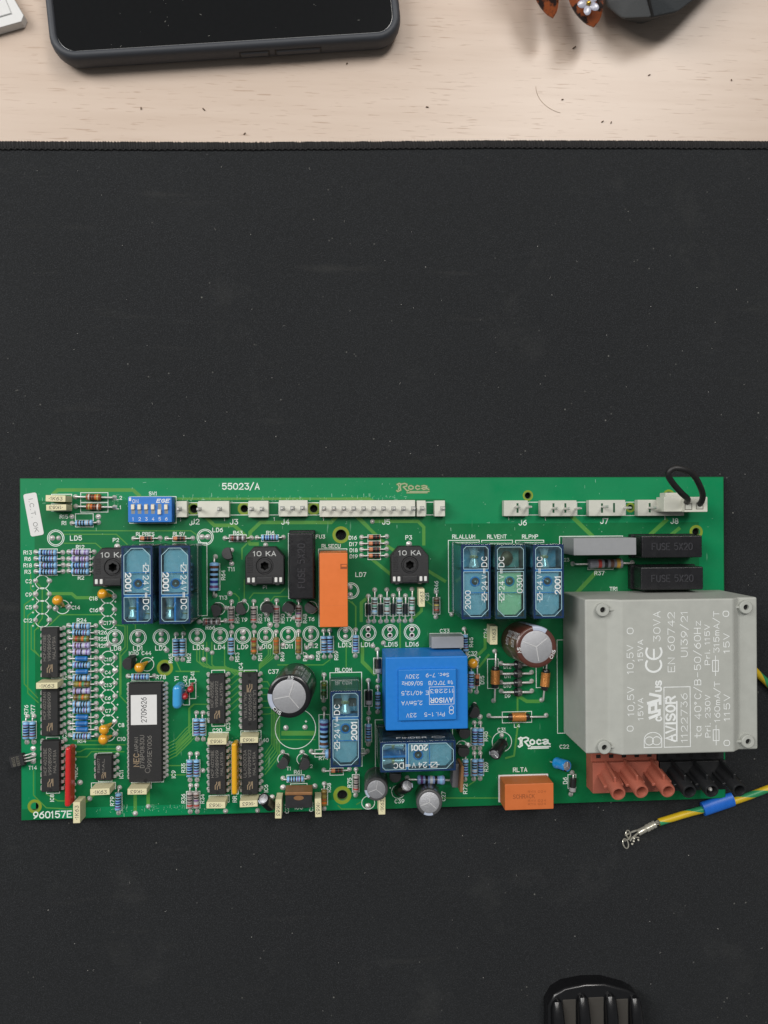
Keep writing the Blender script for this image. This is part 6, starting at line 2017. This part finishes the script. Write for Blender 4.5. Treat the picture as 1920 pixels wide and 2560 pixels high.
# ------------------------------------------------------------------ mobile phone in a case
PA = R2(5.66)
phone = empty('mobile_phone', (13.2 + OX, 159.8 + OY, 0), (0, 0, PA)); tag(phone, 'mobile phone with black screen in a dark grey case, lying on the desk', 'phone')
PL, PW, PR = 136.5, 70.0, 10.0
def rrect(ins, r, n=7):
    a0, b0, a1, b1 = ins, ins, PL - ins, PW - ins; out = []
    for cx_, cy_, t0 in ((a1 - r, b1 - r, 0), (a0 + r, b1 - r, 90), (a0 + r, b0 + r, 180), (a1 - r, b0 + r, 270)):
        out += [(cx_ + r * math.cos(R2(t0 + 90 * k / n)), cy_ + r * math.sin(R2(t0 + 90 * k / n))) for k in range(n + 1)]
    return out
d = MB(); lay = [(4.0, 0.05), (2.0, .5), (.7, 1.8), (.15, 3.6), (0, 5.4), (.1, 7.4), (.5, 8.8), (1.2, 9.5), (2.0, 9.7), (2.7, 9.5), (3.1, 9.0), (3.2, 8.3)]
vs = []; n = 32
for ins, z in lay: vs += [(x, y, z) for x, y in rrect(ins, PR - min(ins, 6) * .9)]
d.add(vs, [(j * n + i, j * n + (i + 1) % n, (j + 1) * n + (i + 1) % n, (j + 1) * n + i) for j in range(len(lay) - 1) for i in range(n)] + [list(range(n))[::-1]], 'phone_case')
case_o = put('case', d, phone)
d = MB(); d.prism(rrect(3.15, 7.0), 1.0, 8.6, 'phone_glass', .35, 2); put('screen', d, phone)
d = MB()
for k in range(26):
    x, y = rnd.uniform(6, 131), rnd.uniform(4, 30); t = rnd.uniform(0, 6.28); l = rnd.choice((.15, .2, .3, .8))
    d.tube([(x, y, 8.66), (x + math.cos(t) * l, y + math.sin(t) * l, 8.68)], .045, 'lint_white', 4)
tag(put('screen_dust', d, phone), kind='stuff')
for u0, u1 in ((72.0, 83.0), (86.0, 103.5)):
    d = MB(); d.rbox(u0, -.45, 4.0, u1, .8, 6.6, 'phone_case', .55, 3); put('side_button', d, case_o)
    d = MB(); d.rbox(u0 - .6, -.12, 3.6, u1 + .6, .6, 7.0, 'phone_seam', .3, 2); put('button_gap', d, case_o)

# ------------------------------------------------------------------ folded white paper, upper left corner
d = MB(); px, py = OX, OY
pts = [(-40, 164.5), (0.4, 177.7), (1.3, 180.2), (-2.6, 187.0), (-14, 206), (-40, 200)]
d.prism([(x + px, y + py) for x, y in pts], .3, 4.0, 'paper_white', .5, 2)
o = put('paper_packet', d); tag(o, 'corner of a folded white paper packet left of the phone', 'paper packet')
d = MB(); d.prism([(x + px, y + py) for x, y in ((-40, 168), (-3.2, 180.5), (-5.6, 186.5), (-16, 204), (-40, 198))], 4.02, 4.5, 'paper_white', .2, 1); put('flap', d, o)

# ------------------------------------------------------------------ hand with painted nails reaching in from above
hand = empty('person', (75, 262, 0)); tag(hand, 'hand with pointed tortoiseshell nails, one with a white flower, at the top edge', 'person')
# joints in millimetres relative to the empty (frame edge is near y = -9)
J = {'wrist': (22, 128, 34), 'palm': (14, 84, 36), 'kn_i': (-14, 52, 36), 'kn_m': (4, 54, 38), 'kn_r': (22, 56, 38), 'kn_l': (38, 62, 36), 'th0': (-20, 86, 30), 'arm': (34, 205, 36)}
chains = [['arm', 'wrist', 'palm'], ['palm', 'kn_i', (-13, 30, 36), (-13.5, 14, 25), (-12.8, 3.5, 14.5)], ['palm', 'kn_m', (5.5, 30, 38), (4.5, 14, 26), (4.2, 1.0, 14.0)], ['palm', 'kn_r', (27, 34, 38), (31, 16, 30), (33, 6, 20)], ['palm', 'kn_l', (42, 44, 34), (45, 30, 27), (46, 20, 19)], ['palm', 'th0', (-32, 62, 26), (-38, 40, 20), (-38, 26, 16)]]
radii = {'arm': 24, 'wrist': 20, 'palm': 22, 'kn_i': 10.5, 'kn_m': 10.5, 'kn_r': 10, 'kn_l': 9, 'th0': 12}
vs, es, rs, idx = [], [], [], {}
for ch in chains:
    last = None
    for q in ch:
        if isinstance(q, str):
            if q not in idx: idx[q] = len(vs); vs.append(J[q]); rs.append(radii[q])
            k = idx[q]
        else:
            k = len(vs); vs.append(q); rs.append({0: 8.6, 1: 8.0, 2: 7.0}[ch.index(q) - 2])
        if last is not None: es.append((last, k))
        last = k
me = bpy.data.meshes.new('skin_body'); me.from_pydata([(a * S, b * S, c * S) for a, b, c in vs], es, [])
body = bpy.data.objects.new('hand', me); COL.objects.link(body); body.parent = hand
body.modifiers.new('skin', 'SKIN'); sub = body.modifiers.new('sub', 'SUBSURF'); sub.levels = 2; sub.render_levels = 2
bpy.context.view_layer.update()
for k, r in enumerate(rs): me.skin_vertices[0].data[k].radius = (r * S, r * .86 * S); me.skin_vertices[0].data[k].use_root = (k == idx['palm'])
bpy.context.view_layer.update()
ev = bpy.data.meshes.new_from_object(body.evaluated_get(bpy.context.evaluated_depsgraph_get()))
body.modifiers.clear(); body.data = ev; ev.materials.append(MATS['skin']); ev.shade_smooth()
def nail(tip, base, w, zt, zb):
    """almond shaped curved nail from base to tip"""
    d = MB(); t = Vector((tip[0] - base[0], tip[1] - base[1])); L_ = t.length; t.normalize(); nrm = Vector((-t.y, t.x))
    rows = []; n = 10
    for i in range(15):
        f_ = i / 14; ww = w / 2 * (1 if f_ < .35 else math.cos((f_ - .35) / .65 * math.pi / 2) ** .62) * (1 - .12 * (1 - f_)); ww = max(ww, .15)
        for k in range(n + 1):
            s_ = k / n * 2 - 1; z = zb + (zt - zb) * f_ ** 1.4 - (s_ * ww) ** 2 / (w * .95)
            c = Vector(base) + t * (L_ * f_) + nrm * (s_ * ww); rows.append((c.x, c.y, z))
    m_ = len(rows); rows += [(x, y, z - .5) for x, y, z in rows]
    fs = []
    for i in range(14):
        for k in range(n):
            q = i * (n + 1) + k; fs.append((q, q + n + 1, q + n + 2, q + 1)); fs.append((m_ + q + 1, m_ + q + n + 2, m_ + q + n + 1, m_ + q))
        for k in (0, n):
            q = i * (n + 1) + k; fs.append((q, q + n + 1, m_ + q + n + 1, m_ + q) if k else (m_ + q, m_ + q + n + 1, q + n + 1, q))
    q = 14 * (n + 1); fs += [(q + k, m_ + q + k, m_ + q + k + 1, q + k + 1) for k in range(n)]
    d.add(rows, fs, 'tortoiseshell'); return d
put('nail', nail((-7.2, -15.6), (-13.6, 6.0), 11.5, 14.0, 19), hand)
nl = put('nail', nail((9.2, -18.6), (3.2, 5.0), 15.5, 14.0, 19), hand)
fl = put('flower', (lambda d: (d.sphere((0, 0, .6), .95, 'bead_gold', 10, 7), d)[1])(MB()), hand, (5.4, -12.6, 18.4), (R2(8), 0, 0))
for k in range(5):
    t = R2(90 + 72 * k + 10)
    d = MB(); d.sphere((0, 2.6, .2), 1.0, 'petal_white', 14, 8, (1.5, 1.95, .34)); put('petal', d, fl, (0, 0, 0), (R2(6), 0, t))

# ------------------------------------------------------------------ dark soft case at the top right
bm = bmesh.new()
P3 = [(101, 254, 21), (107.5, 244.2, 15), (96, 284, 27), (91, 253, 8), (97.5, 247.2, 9), (86, 284, 8), (118, 246.8, 15), (128, 254.5, 15), (150, 278, 15), (150, 300, 20), (96, 300, 27), (86, 300, 8),
      (108, 250, 2), (98, 256, .3), (122, 260, .3), (142, 280, .3), (92, 284, .3), (92, 300, .3), (142, 300, .3)]
for p in P3: bm.verts.new((p[0], p[1] + 3.0, p[2]))
bmesh.ops.convex_hull(bm, input=bm.verts[:]); bmesh.ops.delete(bm, geom=[v for v in bm.verts if not v.link_faces], context='VERTS')
bmesh.ops.recalc_face_normals(bm, faces=bm.faces[:])
bmesh.ops.bevel(bm, geom=bm.edges[:], offset=.8, segments=3, affect='EDGES', profile=.5, clamp_overlap=True)
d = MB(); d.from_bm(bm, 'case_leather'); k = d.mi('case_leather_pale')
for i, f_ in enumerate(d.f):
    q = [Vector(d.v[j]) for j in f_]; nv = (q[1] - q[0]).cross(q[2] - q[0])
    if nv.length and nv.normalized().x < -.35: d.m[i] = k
o = put('soft_case', d, None); tag(o, 'dark grey angular soft case with a black seam, right of the painted nails', 'case')
d = MB(); d.tube([(107.6, 247.6, 15.0), (104.6, 252, 18.4), (101.2, 257, 21.1), (98.6, 272, 24.4), (96.2, 287, 27.1)], .55, 'seam_black', 8); put('seam', d, o)

# ------------------------------------------------------------------ ribbed plastic grip at the bottom
grip = empty('plastic_grip', (84, -139.6, MAT_Z)); tag(grip, 'black glossy plastic grip with four ribs at the bottom edge', 'plastic grip')
d = MB(); W2 = 19.2
out = [(-W2, -60), (W2, -60), (W2, -6.5), (W2 - 2.2, -3.0), (W2 - 6, -.9), (4, 1.9), (-4, 2.1), (-W2 + 7, .9), (-W2 + 2.6, -1.6), (-W2, -6)]
d.prism(out, .05, 6.2, 'grip_gloss', 1.2, 3); put('body', d, grip)
for k, x in enumerate((-15.6, -5.2, 6.1, 16.2)):
    d = MB(); y0 = -3.5 - abs(x) * .12
    d.tube([(x, y0 + 1.6, 5.2), (x, y0 + .9, 6.4), (x, y0 - 1.2, 7.2), (x + .3, y0 - 6, 7.6), (x + .6, -60, 7.6)], 1, 'grip_gloss', 14, [.9, 1.9, 2.4, 2.6, 2.6]); put('rib', d, grip)
for x0, x1, yy in ((-13.2, -7.8, -3.6), (-2.8, 3.6, -3.2), (8.6, 13.6, -4.4)):
    d = MB(); d.rbox(x0, -60, 5.9, x1, yy, 6.45, 'grip_matte', .25, 1); put('panel', d, grip)
